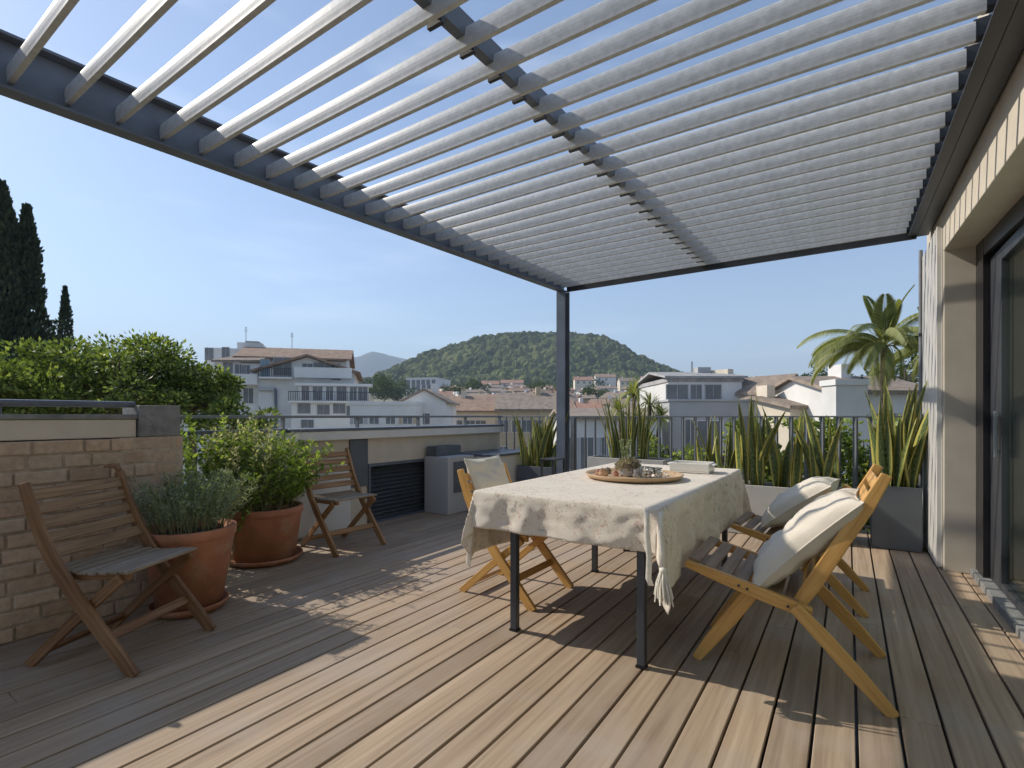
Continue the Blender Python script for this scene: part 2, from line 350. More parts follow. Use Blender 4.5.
def m_forest():
    m, t, b = nodes('forest_canopy'); src = coord(t)
    n = N(t, 'TexNoise', Scale=.16, Detail=6., Roughness=.75); t.links.new(src, n.inputs[0])
    n2 = N(t, 'TexNoise', Scale=.012, Detail=4.); t.links.new(src, n2.inputs[0])
    c = ramp(t, n.outputs[0], [(.36, (.018, .03, .014)), (.5, (.06, .082, .028)), (.62, (.15, .17, .06))])
    n3 = N(t, 'TexNoise', Scale=.03, Detail=5., Roughness=.7); t.links.new(src, n3.inputs[0])
    c = mixc(t, 1, c, ramp(t, n3.outputs[0], [(.35, (.55, .6, .6)), (.65, (1.35, 1.3, 1.1))]), 'MULTIPLY'); c = mixc(t, ramp(t, n2.outputs[0], [(.48, (0, 0, 0)), (.62, (.6, .6, .6))]), c, (.17, .18, .065))
    t.links.new(c, b.inputs['Base Color']); b.inputs['Roughness'].default_value = 1; b.inputs['Specular IOR Level'].default_value = .1; return m
M['forest'] = m_forest()
la = np.concatenate([np.linspace(-5000, -700, 24), np.linspace(-660, 660, 90), np.linspace(700, 5000, 24)])
de = np.concatenate([np.linspace(-5000, -60, 18), np.linspace(-30, 1600, 130), np.linspace(1700, 5200, 14)])
X, Y = np.meshgrid(la, de); tag(grid('ground', X, Y, gz(X, Y)-.4, 'terrain'), kind='structure')
# wooded hill: tree canopy as one mass of rounded crowns
la = np.arange(-430, 560, 3.2); de = np.concatenate([np.arange(575, 800, 3.2), np.arange(800, 960, 4.5)]); X, Y = np.meshgrid(la, de)
cell = 8.5; hsh = lambda a, b, k: (np.sin(a*127.1+b*311.7+k*74.7)*43758.5453) % 1
best = np.full(X.shape, 9e9); rad = np.zeros(X.shape); ci = np.floor(X/cell); cj = np.floor(Y/cell)
for di in (-1, 0, 1):
    for dj in (-1, 0, 1):
        a = ci+di; b = cj+dj; px = (a+hsh(a, b, 1))*cell; py = (b+hsh(a, b, 2))*cell
        d2 = np.hypot(X-px, Y-py)/(.65+.7*hsh(a, b, 3)); m_ = d2 < best; best = np.where(m_, d2, best); rad = np.where(m_, hsh(a, b, 4), rad)
can = 8*np.sqrt(np.clip(1-(best/7.2)**2, 0, 1))*(.35+1.15*rad)+rng.uniform(-.6, .6, X.shape)
tag(grid('forest', X, Y, gz(X, Y)-2+can*np.clip((gz(X, Y)-24)/14, 0, 1), 'forest', False), 'dense green woods covering the hill behind the town', 'woods', kind='stuff')
# far mountain ridge
la = np.linspace(-4300, 700, 120); de = np.linspace(3400, 5000, 30); X, Y = np.meshgrid(la, de)
mp_ = np.interp(X, [-4300, -3000, -2300, -1500, -1230, -1100, -900, -730, -560, -300, 700], [60, 330, 430, 430, 470, 505, 470, 420, 330, 150, 20])
rg = np.array([[noise.noise(Vector((x*.003, y*.003, 3)))*45+noise.noise(Vector((x*.011, y*.011, 5)))*14 for x in la] for y in de])
tag(grid('mountain', X, Y, (mp_+rg)*np.clip(1-np.abs(Y-4000)/620, 0, 1)+10, 'mountain'), kind='structure')
hz = MB().mm(-6500, 6500, -6500, 6500, -13.6, 560).build('haze', 'steel'); tag(hz, 'thin pale summer haze over the valley', 'haze', kind='stuff')
hm = bpy.data.materials.new('haze_air'); hm.use_nodes = True; hm.node_tree.nodes.clear(); t = hm.node_tree
pv = t.nodes.new('ShaderNodeVolumePrincipled'); pv.inputs['Color'].default_value = (.66, .80, 1, 1); pv.inputs['Density'].default_value = .00027; pv.inputs['Anisotropy'].default_value = 0
om = t.nodes.new('ShaderNodeOutputMaterial'); t.links.new(pv.outputs[0], om.inputs['Volume']); hz.data.materials[0] = hm

# ================================================================ terrace floor and walls
WX = -3.6; LX = -4.3; FX = .6; RY = 6.15
mb = MB(); pitch = .136; x = LX-.02
while x < 1.1:
    y = -4-random.random()*2; x1 = x+pitch-.0105
    while y < RY+.15:
        l = random.choice((3.6, 4.2, 4.8)); y1 = min(y+l, RY+.15)
        mb.mm(x, x1, y, y1-.0015, -.028+random.uniform(-.0008, .0008), random.uniform(-.0012, .0012)); y = y1
    x += pitch
dk = mb.build('deck', 'deck', bevel=.0025, seg=1); tag(dk, kind='structure')
tag(MB().mm(LX-.02, 1.1, -4.5, RY+.15, -.3, -.05).build('deck_base', 'black'), kind='structure')
# our own building below the terrace
hb = MB().mm(LX-.3, 1.05, -6, RY+.3, -12.4, -.31).build('house_below', 'cream'); tag(hb, 'cream house body carrying the wooden terrace', 'building')

# brick wall
bw = thing('brick_wall', 'low pinkish brick wall behind the weathered folding chair', 'wall', (WX, 0, 0))
mb = MB(); rows = 13; rh = 1.04/rows
for r in range(rows):
    y = -2.6+random.uniform(-.1, .1)
    while y < 1.54:
        l = random.choice((.19, .22, .24, .12, .15)); y1 = min(y+l, 1.54); j = random.uniform(0, .010)
        if y1-y > .03: mb.box((-.05+j, (y+y1)/2, (r+.5)*rh), (.1, y1-y-.010, rh-.011+random.uniform(-.003, .003)), Euler((random.uniform(-.012, .012), 0, random.uniform(-.02, .02))))
        y = y1
mb.build('bricks', 'brick', bw, bevel=.007, seg=3)
MB().mm(-.25, -.006, -2.6, 1.53, 0, 1.035).build('mortar', 'mortar', bw)
MB().mm(-.26, -.02, -2.6, 1.29, 1.041, 1.15).build('parapet', 'cream', bw, bevel=.006)
MB().mm(-.27, -.012, -2.6, 1.294, 1.151, 1.18).build('coping', 'concrete', bw, bevel=.004)
MB().mm(-.26, .004, 1.297, 1.525, 1.042, 1.236).build('end_block', 'concrete', bw, bevel=.006)
rl = thing('hand_rail', 'dark tubular rail along the top of the brick wall', 'railing', (WX, 0, 1.24))
MB().tube([(-.08, -2.6, 0), (-.08, 1.3, 0)], .019, 12).build('top_tube', 'coping', rl)
for y in (-1.9, -.6, .7): MB().tube([(-.08, y, -.06), (-.08, y, -.002)], .012, 8).build('post', 'coping', rl)
MB().mm(-.62, .0, 1.2, 1.54, 0, 1.04).build('brick_return', 'mortar', bw)

# side railing beyond the brick wall
sr = thing('side_railing', 'grey metal side railing with flat bars behind the plant pots', 'railing', (LX, 0, 0))
MB().mm(-.03, .03, 1.55, RY, 1.15, 1.175).build('top_rail', 'rail', sr, bevel=.004)
MB().mm(-.03, .03, 1.55, 2.70, 1.02, 1.052).build('mid_rail', 'coping', sr, bevel=.004)
for z in (.85, .68, .51, .34, .17): MB().mm(-.012, .012, 1.55, 2.70, z, z+.018).build('lower_rail', 'rail', sr)
for y in (1.6, 2.66, 3.5, 4.4, 5.3, 6.1): MB().mm(-.02, .02, y, y+.02, 0 if y < 2.69 else 1.05, 1.15).build('post', 'rail', sr)
# low side wall with fascia, shutter, niche
lw = thing('side_wall', 'low cream side wall with dark coping and a louvred shutter', 'wall', (LX, 0, 0))
MB().mm(-.32, .05, 2.71, RY, .93, 1.02).build('fascia', 'whitewall', lw, bevel=.005)
MB().mm(-.33, .06, 2.70, RY+.01, 1.021, 1.047).build('coping', 'coping', lw, bevel=.004)
mb = MB(); mb.mm(-.3, -.02, 2.72, 3.66, 0, .93); mb.mm(-.3, -.02, 3.66, 4.64, .65, .93); mb.mm(-.3, -.02, 4.64, RY, 0, .93); mb.mm(-.3, -.12, 3.66, 4.64, 0, .65)
mb.build('wall_body', 'cream', lw)
MB().mm(-.02, .0, 3.42, 3.655, .42, .925).build('slate_panel', 'panelblue', lw, bevel=.003)
MB().mm(-.018, .012, 2.74, 3.42, 0.02, .60).build('pale_panel', 'whitewall', lw, bevel=.003)
sh = MB().mm(-.119, -.10, 3.67, 4.63, .01, .645).build('shutter', 'shutter', lw)
mb = MB()
for i in range(14): mb.box((-.075, 4.15, .045+i*.045), (.05, .95, .012), Euler((0, R_(38), 0)))
mb.build('louvre', 'shutter', sh)
mb = MB(); mb.mm(-.1, .003, 3.662, 3.69, 0, .648); mb.mm(-.1, .003, 4.61, 4.638, 0, .648); mb.mm(-.1, .003, 3.69, 4.61, .62, .648); mb.mm(-.13, .003, 3.69, 4.61, -.02, .022); mb.build('shutter_frame', 'coping', sh)
ub = thing('utility_box', 'pale rendered box standing against the side wall beside the shutter', 'utility box', (LX+.02, 4.52, 0))
MB().mm(-.02, .36, 0, .5, 0, .68).build('body', 'b_grey', ub, bevel=.006); MB().mm(.0, .16, .02, .48, .681, .80).build('niche_block', 'panelblue', ub, bevel=.004)  # dark block added in place of the dark niche in the wall above
MB().mm(.363, .373, .1, .35, .25, .62).build('door', 'panelblue', ub)
pl_ = thing('low_ledge', 'low pale ledge under the corner of the side wall', 'ledge', (LX+.02, 5.05, 0))
MB().mm(0, .62, 0, 1.0, 0, .66).build('body', 'b_pale', pl_, bevel=.005); MB().mm(-.01, .64, -.01, 1.0, .661, .69).build('cap', 'coping', pl_, bevel=.003)

# front railing
fr = thing('front_railing', 'grey metal railing of upright flat bars along the terrace front', 'railing', (0, RY, 0))
MB().mm(LX, .6, -.022, .022, 1.155, 1.172).build('top_rail', 'rail', fr, bevel=.003); MB().mm(LX, .6, -.018, .018, .06, .078).build('bottom_rail', 'rail', fr)
b0 = None; x = -4.2; k = 0
bm_ = MB().mm(-.009, .009, -.03, .03, .078, 1.155)
while x < .58:
    if b0 is None: b0 = bm_.build('baluster', 'rail', fr); b = b0
    else: b = b0.copy(); COL.objects.link(b); b.parent = fr
    b.location = (x, 0, 0); b.rotation_euler = (0, 0, R_(32)); x += .142
for x in (-3.1, -.95): MB().mm(x-.03, x+.03, -.03, .03, 0, 1.153).build('post', 'rail', fr, bevel=.002)

# ================================================================ house facade at the right
hf = thing('house_facade', 'cream rendered house wall with a deep door opening at the right', 'building', (FX, 0, 0))
mb = MB(); mb.mm(0.001, .598, 4.98, 5.948, 0, 2.44); lz = lambda y: 2.42-.05*(4.98-y); mb.add([(x, y, (lz(y) if k == 0 else 3.4)) for k in (0, 1) for y in (-4, 5.95) for x in (0, .6)], [(0, 2, 3, 1), (4, 5, 7, 6), (0, 1, 5, 4), (2, 6, 7, 3), (0, 4, 6, 2), (1, 3, 7, 5)]); mb.mm(0.19, .6, -4, -1.6, 0, 2.42)
mb.build('wall', 'cream', hf, bevel=.006)
MB().mm(.182, .5, 4.74, 4.978, 0, 2.418).build('jamb', 'black', hf)
MB().add([(x, y, (2.30-.05*(4.98-y) if k == 0 else lz(y)-.003)) for k in (0, 1) for y in (-1.6, 4.73) for x in (.182, .5)], [(0, 2, 3, 1), (4, 5, 7, 6), (0, 1, 5, 4), (2, 6, 7, 3), (0, 4, 6, 2), (1, 3, 7, 5)]).build('head_frame', 'black', hf, bevel=.004)
MB().mm(.150, .5, -1.6, 4.977, -.02, .045).build('door_track', 'concrete', hf, bevel=.003)
sd = thing('sliding_door', 'tall glazed sliding door with dark frame in the house wall', 'door', (FX+.215, 0, .05))
for (y0, y1, dx) in ((1.9, 4.71, 0.), (-1.5, 1.98, .07)):
    pf = MB(); pf.mm(dx, dx+.05, y1-.29 if y1 > 4 else y1-.09, y1, 0, 2.2); pf.mm(dx, dx+.05, y0, y0+.09, 0, 2.2); pf.mm(dx, dx+.05, y0+.09, y1-.09 if y1 < 4 else y1-.29, 0, .05); pf.mm(dx, dx+.05, y0+.09, y1-.09 if y1 < 4 else y1-.29, 2.12, 2.2)
    p = pf.build('door_frame', 'dark', sd, bevel=.003); MB().mm(dx+.02, dx+.03, y0+.085, (y1-.085 if y1 < 4 else y1-.285), .045, 2.125).build('pane', 'glass', p)
hd = MB(); hd.mm(-.03, -.012, 4.44, 4.47, .85, 1.15); hd.mm(-.012, 0, 4.445, 4.465, .88, .9); hd.mm(-.012, 0, 4.445, 4.465, 1.1, 1.12); hd.build('handle', 'rail', sd, bevel=.003)
# curtain behind the glass, in folds
mb = MB(); vs = []; fs = []; n = 160
for i in range(n+1):
    y = -1.5+6.1*i/n; xx = FX+.37+.022*math.sin(y*31+math.sin(y*5))
    vs += [(xx, y, .06), (xx, y, 2.3)]
fs = [(2*i, 2*i+2, 2*i+3, 2*i+1) for i in range(n)]; mb.add(vs, fs, None, True); tag(mb.build('curtain', 'curtain', solid=.003), 'pale grey green curtain hanging behind the glass door', 'curtain')
tag(MB().mm(FX+.6, 4.0, -4, 4.6, -.02, .02).build('indoor_floor', 'b_grey'), kind='structure')
# corrugated screen covering the end of the wall
cs = thing('corrugated_screen', 'cream ribbed metal screen at the end of the house wall', 'screen', (FX, 5.0, 0))
mb = MB(); 
for i in range(11): mb.mm(-.036, -.008, .01+i*.085, .01+i*.085+.045, .02, 2.62)
mb.mm(-.0075, -.002, 0, .95, .02, 2.62); mb.build('ribbed_sheet', 'screen', cs, bevel=.006)
MB().tube([(-.045, .93, .12), (-.045, .93, 2.69)], .016, 10).build('side_pipe', 'rail', cs)
mb = MB()
for z in (.35, 1.0, 1.05, 1.9): mb.mm(-.063, -.03, .91, .95, z, z+.03)
mb.build('pipe_clip', 'dark', cs, bevel=.003)

# ================================================================ pergola
PG = thing('pergola', 'grey steel pergola with closely spaced galvanised slats over the terrace', 'pergola', (0, 0, 2.525))
sh_ = .036
def pz(y, z): return z+sh_*y
def beam_y(mb, x0, x1, y0, y1, z0, z1):
    vs = [(x, y, pz(y, z)) for z in (z0, z1) for y in (y0, y1) for x in (x0, x1)]
    mb.add(vs, [(0, 2, 3, 1), (4, 5, 7, 6), (0, 1, 5, 4), (2, 6, 7, 3), (0, 4, 6, 2), (1, 3, 7, 5)]); return mb
PX = -2.975; mb = MB()
beam_y(mb, PX-.05, PX+.035, -3, 5.68, 0, .014); beam_y(mb, PX-.03, PX-.018, -3, 5.68, .0145, .2255); beam_y(mb, PX-.05, PX+.035, -3, 5.68, .226, .24)
mb.build('side_beam', 'steel', PG, bevel=.002)
mb = MB(); beam_y(mb, .50, .585, -3, 5.68, .02, .26); beam_y(mb, .44, .499, -3, 5.68, .02, .034); mb.build('side_beam', 'dark', PG, bevel=.002)
mb = MB(); mb.mm(PX+.04, .5, 5.635, 5.665, pz(5.6, .0), pz(5.6, .075)); mb.build('front_beam', 'dark', PG, bevel=.002)
mb = MB(); beam_y(mb, -1.302, -1.258, -3, 5.62, .092, .185); mb.build('centre_beam', 'steel', PG, bevel=.002)
# slats: rounded upright blades
prof = [(.016, -.039), (.016, -.045), (-.013, -.045), (-.0135, -.034), (-.0155, -.017), (-.0165, 0), (-.0155, .016), (-.0125, .030), (-.007, .040), (.0, .043), (.004, .039), (.002, .025), (-.003, .009), (-.004, -.015), (.0, -.037)][::-1]
prof = [(a*.74, b*.94) for a, b in prof]
sb = MB(); n = len(prof); xs = (PX-.016, -1.2, .425)
vs = [(x, p[0], p[1]) for x in xs for p in prof]; fs = []
for i in range(len(xs)-1):
    for k in range(n): k2 = (k+1) % n; fs.append((i*n+k, (i+1)*n+k, (i+1)*n+k2, i*n+k2))
sb.add(vs, fs); sb.add(vs[:n], [tuple(range(n))]); sb.add(vs[-n:], [tuple(range(n))[::-1]])
s0 = sb.build('slat', 'galv', PG); y = .604-.192*12; k = 0
while y < 5.61:
    o = s0 if k == 0 else s0.copy()
    if k: COL.objects.link(o); o.parent = PG
    o.location = (0, y, pz(y, .092)); y += .192; k += 1
b0 = None; y = .604-.192*12
bm1 = MB(); bm1.mm(-.036, .036, -.009, .009, 0, .05)
hk = MB(); hk.mm(-.05, .022, -.03, -.012, -.03, .04); hk.mm(-.05, .022, -.012, .02, -.03, -.014)
while y < 5.61:
    if b0 is None: b0 = bm1.build('bracket', 'dark', PG); b = b0; h0 = hk.build('end_hook', 'dark', PG); h = h0
    else: b = b0.copy(); COL.objects.link(b); b.parent = PG; h = h0.copy(); COL.objects.link(h); h.parent = PG
    b.location = (-1.28, y+.034, pz(y, .048)); h.location = (.470, y+.03, pz(y, .10)); y += .192
pp = MB(); pp.mm(PX-.06, PX+.06, 5.55, 5.562, -2.52, pz(5.6, 0)-.001); pp.mm(PX-.06, PX+.06, 5.668, 5.68, -2.52, pz(5.6, 0)-.001); pp.mm(PX-.007, PX+.007, 5.5625, 5.6675, -2.52, pz(5.6, 0)-.001)
po = pp.build('post', 'steel', PG, bevel=.002); MB().mm(PX-.09, PX+.09, 5.52, 5.71, -2.524, -2.512).build('base_plate', 'steel', po)
# ================================================================ folding chairs
def fold_chair(name, label, cat, wood, seatm, loc, rz, group, backs=5):
    t = thing(name, label, cat, loc, rz, group)
    up = [(.29, 0), (.20, .105), (.10, .22), (.00, .335), (-.085, .45), (-.155, .565), (-.21, .68), (-.25, .785), (-.275, .86)]
    for s in (-1, 1):
        MB().ribbon(up, [.056, .06, .062, .064, .064, .06, .056, .05, .044], s*.246-.012, s*.246+.012).build('back_post', wood, t, bevel=.004)
        MB().ribbon([(-.29, 0), (-.06, .21), (.19, .425)], .046, s*.214-.011, s*.214+.011).build('leg', wood, t, bevel=.004)
        MB().ribbon([(-.18, .418), (.0, .425), (.215, .428)], [.035, .035, .03], s*.186-.012, s*.186+.012).build('seat_rail', wood, t, bevel=.003)
    for i in range(8):
        x = -.175+i*.054; z = .447+.006*math.cos(i*.9)
        MB().box((x, 0, z), (.046, .435, .014), Euler((0, R_(-2+4*(x/.2)), 0))).build('seat_slat', seatm, t, bevel=.003)
    for i in range(backs):
        z = .54+i*.066; x = np.interp(z, [p[1] for p in up], [p[0] for p in up])
        sl = np.interp(z, [.45, .86], [R_(-33), R_(-18)])
        MB().box((x+.004, 0, z), (.012, .468, .052), Euler((0, sl, 0))).build('back_slat', 'oldslat' if wood == 'oldwood' else wood, t, bevel=.003)
    MB().box((.145, 0, .165), (.02, .468, .045), Euler((0, R_(-40), 0))).build('stretcher', wood, t, bevel=.003)
    MB().box((-.21, 0, .07), (.018, .405, .04), Euler((0, R_(42), 0))).build('stretcher', wood, t, bevel=.003)
    return t
CG = 'folding slatted wooden chairs'
c1 = fold_chair('folding_chair', 'weathered brown folding chair standing in the shade in front of the brick wall', 'folding chair', 'oldwood', 'greyslat', (-3.035, 1.03, 0), R_(27), CG)
mb = MB(); mb.ribbon([(-.27, .862), (-.285, .885), (-.32, .893), (-.36, .885)], [.03, .026, .022, .014], .234, .258); mb.build('hook', 'oldwood', c1, bevel=.004)
c2 = fold_chair('folding_chair', 'brown folding chair beside the louvred shutter of the low side wall', 'folding chair', 'teak', 'greyslat', (-3.80, 2.93, 0), R_(-3), CG)
c3 = fold_chair('folding_chair', 'honey wood folding chair behind the table, mostly hidden by the tablecloth', 'folding chair', 'honey', 'honey', (-1.86, 2.83, 0), R_(0), CG); c3.scale = (1, 1, .95)

# ---------------------------------------------------------------- cushions
def pillow(name, label, w, h, th, mat, loc, rot, group=None, sag=0., piping=True, cat='cushion'):
    n = 36; vs = []; fs = []; sd = random.random()*50
    for side in (1, -1):
        for j in range(n+1):
            for i in range(n+1):
                u = i/n*2-1; v = j/n*2-1; e = max(0, (1-abs(u)**2.6))*max(0, (1-abs(v)**2.6)); z = side*th/2*e**.42
                pin = 1-.07*(1-abs(v)**2)*(abs(u)**3); pin2 = 1-.07*(1-abs(u)**2)*(abs(v)**3)
                p = Vector((u*w/2*pin, v*h/2*pin2, z)); w_ = noise.noise(Vector((u*2.1+sd, v*2.1, side)))*.022+noise.noise(Vector((u*4+sd, v*3.0, side*3)))*.014+abs(noise.noise(Vector((u*7+v*3+sd, v*6, side*5))))*.010
                p.z += w_*e**.3*side+sag*(u*u+v*v)*.5; vs.append(p)
    m_ = (n+1)**2
    for j in range(n):
        for i in range(n):
            a = j*(n+1)+i; fs.append((a, a+1, a+n+2, a+n+1)); fs.append((m_+a, m_+a+n+1, m_+a+n+2, m_+a+1))
    o = MB().add(vs, fs, None, True).build(name, mat); o.location = loc; o.rotation_euler = rot
    tag(o, label, cat, group)
    if piping:
        ring = [vs[i] for i in range(n+1)]+[vs[j*(n+1)+n] for j in range(1, n+1)]+[vs[n*(n+1)+i] for i in range(n-1, -1, -1)]+[vs[j*(n+1)] for j in range(n-1, 0, -1)]
        MB().tube(ring+[ring[0]], .004, 6, False).build('piping', mat, o)
    return o
# ---------------------------------------------------------------- low slatted chairs right of the table
def low_chair(label, loc, rz, sc, low=False):
    t = thing('low_chair', label, 'chair', loc, rz, 'low honey wood chairs right of the table'); t.scale = (sc, sc, sc)
    seat = [(.40, .468), (.28, .437), (.15, .402), (.02, .368), (-.07, .345), (-.12, .338)]
    back = [(-.05, .325), (-.12, .45), (-.215, .63), (-.31, .80), (-.375, .935)]
    if low: back = back[:3]+[(-.285, .755)]
    for s in (-1, 1):
        MB().ribbon(seat, [.032, .048, .055, .058, .055, .04], s*.262-.013, s*.262+.013).build('seat_rail', 'honey', t, bevel=.005)
        MB().ribbon(back, [.05, .062, .06, .052, .04][:len(back)], s*.235-.012, s*.235+.012).build('back_post', 'honey', t, bevel=.005)
        MB().ribbon([(.10, .395), (.20, .245), (.30, .10), (.365, 0)], [.062, .066, .058, .042], s*.208-.013, s*.208+.013).build('leg', 'honey', t, bevel=.005)
        MB().ribbon([(-.055, .36), (-.17, .245), (-.29, .115), (-.395, 0)], [.05, .06, .058, .042], s*.290-.013, s*.290+.013).build('leg', 'honey', t, bevel=.005)
        bo = MB()
        for (x, z) in ((.13, .397), (.165, .406), (-.03, .352), (-.075, .348)): bo.tube([(x, s*.275, z), (x, s*.279, z)], .006, 8)
        bo.build('screw', 'dark', t)
    mb = None
    for i in range(7):
        x = .365-i*.068; z = np.interp(-x, [-.4, -.28, -.15, -.02, .07], [.468, .437, .402, .368, .345])
        MB().box((x, 0, z+.026-.012*math.sin(i/6*math.pi)), (.056, .50, .014), Euler((0, R_(-15), 0))).build('seat_slat', 'honeyslat', t, bevel=.004)
    for i in range(5 if low else 8):
        z = .44+i*.064; x = np.interp(z, [.325, .45, .63, .80, .935], [-.05, -.12, -.215, -.31, -.375])
        MB().box((x+.012, 0, z), (.012, .444, .046), Euler((0, R_(-28), 0))).build('back_slat', 'honey', t, bevel=.003)
    for (x, z) in ((.27, .145),): MB().bar((x, -.195, z), (x, .195, z), .03, .018).build('stretcher', 'honey', t, bevel=.003)
    return t
low_chair('honey wood low chair nearest the camera, right of the table', (-.25, 2.735, 0), R_(181), 1)
low_chair('honey wood low chair farther back at the right end of the table', (-.27, 3.86, 0), R_(178), .93, True)
G = 'cream cushions on the chairs'
pillow('cushion', 'large cream linen cushion leaning in the nearest low chair', .60, .48, .155, 'cushion', (-.17, 2.71, .615), Euler((0, R_(-47), R_(1))), G, -.02)
pillow('cushion', 'cream cushion leaning in the farther low chair by the pale planter', .50, .48, .17, 'cushion', (-.275, 3.90, .60), Euler((0, R_(-38), R_(-5))), G, -.02)
pillow('back_pad', 'pale back pad draped over the folding chair behind the table', .42, .40, .11, 'greencushion', (-2.055, 2.83, .69), Euler((0, R_(-113), 0)), None, .0, cat='cushion')

# ================================================================ table, cloth, tray
TX0, TX1, TY0, TY1, TZ = -1.74, -.715, 2.245, 4.30, .75
tb = thing('dining_table', 'long table with dark square steel legs under a linen cloth', 'table', ((TX0+TX1)/2, (TY0+TY1)/2, 0))
cx, cy = tb.location.x, tb.location.y
MB().mm(TX0-cx+.01, TX1-cx-.01, TY0-cy+.01, TY1-cy-.01, TZ-.035, TZ-.006).build('tabletop', 'teak', tb, bevel=.003)
mb = MB(); x0, x1, y0, y1 = TX0-cx+.1, TX1-cx-.06, TY0-cy+.03, TY1-cy-.08
for a in ((x0, x1, y0, y0+.03), (x0, x1, y1-.03, y1), (x0, x0+.03, y0+.031, y1-.031), (x1-.03, x1, y0+.031, y1-.031)): mb.mm(*a, TZ-.09, TZ-.036)
mb.build('frame', 'tableleg', tb)
for (x, y) in ((-1.515, 2.30), (-.80, 2.29), (-1.585, 3.50), (-.80, 4.19), (-1.60, 4.19)):
    lg = MB(); w_ = .019
    lg.mm(-w_, w_, -w_, w_, .012, TZ-.09); l = lg.build('leg', 'tableleg', tb, bevel=.003); l.location = (x-cx, y-cy, 0)
    MB().mm(-.023, .023, -.023, .023, 0, .0115).build('foot', 'black', l)
def cloth():
    nx, ny = 150, 210; OX, OY = .37, .205; x0, x1, y0, y1 = TX0-OX, TX1+OX, TY0-OY, TY1+OY; vs = []; fs = []
    for j in range(ny+1):
        for i in range(nx+1):
            x = x0+(x1-x0)*i/nx; y = y0+(y1-y0)*j/ny; cxp = min(max(x, TX0), TX1); cyp = min(max(y, TY0), TY1)
            dx, dy = x-cxp, y-cyp; r = math.hypot(dx, dy)
            z = TZ+.002+.0016*noise.noise(Vector((x*5, y*5, 1)))+.0012*noise.noise(Vector((x*13, y*9, 4)))
            if r > 1e-6:
                nx_, ny_ = dx/r, dy/r; corner = abs(nx_*ny_)*2      # 0 on the sides, 1 on the diagonal
                s = min(1, r/.03); fl = .006+.010*s+r*(.03+.13*corner**1.2)
                ang = math.atan2(ny_, nx_)
                per = x if abs(dy) > abs(dx) else y
                rip = (math.sin(per*17+2*math.sin(per*4.3))*.014+noise.noise(Vector((per*7, r*4, 9)))*.020)*min(1, r/.16)*(1-corner*.6)
                rip += corner*math.sin(ang*11+r*5)*.030*min(1, r/.2)
                wr = noise.noise(Vector((x*16, y*16, r*14)))*.007*min(1, r/.05)
                of = max(.004, fl+rip+wr); X_ = cxp+nx_*of; Y_ = cyp+ny_*of
                drop = r*(.99+.10*corner); z = TZ-.004*s-drop+.0
                if r < .03: z = TZ+.002-r*r/.03*.9-.0*r; z = min(z, TZ+.002)
                else: z = TZ+.002-.027-(drop-.03)
            else: X_, Y_ = x, y
            vs.append((X_, Y_, z))
    for j in range(ny):
        for i in range(nx): a = j*(nx+1)+i; fs.append((a, a+1, a+nx+2, a+nx+1))
    o = MB().add(vs, fs, None, True).build('tablecloth', 'linen', solid=.0025)
    return tag(o, 'cream linen tablecloth with faint floral print hanging over the table', 'tablecloth'), vs, nx
tc_, cv, cnx = cloth()
# corner tie and tassel at the near right corner
cr = thing('corner_tassel', 'cotton ties with a fringed tassel at the near right table corner', 'tassel', (TX1+.03, TY0-.03, .70))
mb = MB()
def strap(pts, w):
    a = []
    for i, p in enumerate(pts): p = Vector(p); a += [p-Vector((w/2, w/4, 0)), p+Vector((w/2, w/4, 0))]
    mb.add(a, [(2*i, 2*i+1, 2*i+3, 2*i+2) for i in range(len(pts)-1)], None, True)
strap([(-.055, -.015, .052), (-.055, -.035, .03), (-.05, -.045, -.05), (-.038, -.05, -.15), (-.042, -.05, -.24), (-.03, -.05, -.27)], .022)
strap([(.005, -.015, .05), (.008, -.035, .03), (.012, -.05, -.04), (.022, -.055, -.12), (.024, -.055, -.19)], .02)
mb.build('tie', 'tassel', cr, solid=.004)
mb = MB()
for k in range(60):
    a = random.random()*6.28; r0 = .01*random.random()**.5; r1 = .035*random.random()**.5+.008; l = random.uniform(.11, .15)
    mb.tube([(.024+r0*math.cos(a), -.055+r0*math.sin(a), -.19), (.026+r1*.7*math.cos(a), -.055+r1*.7*math.sin(a), -.19-l*.5), (.03+r1*math.cos(a), -.055+r1*math.sin(a)*.8, -.19-l)], .0028, 4)
tq = mb.build('fringe', 'tassel', cr); MB().lathe([(0.001, .02), (.014, .012), (.017, 0), (.013, -.012), (.001, -.02)], (.024, -.055, -.195), 14).build('knot', 'tassel', cr)
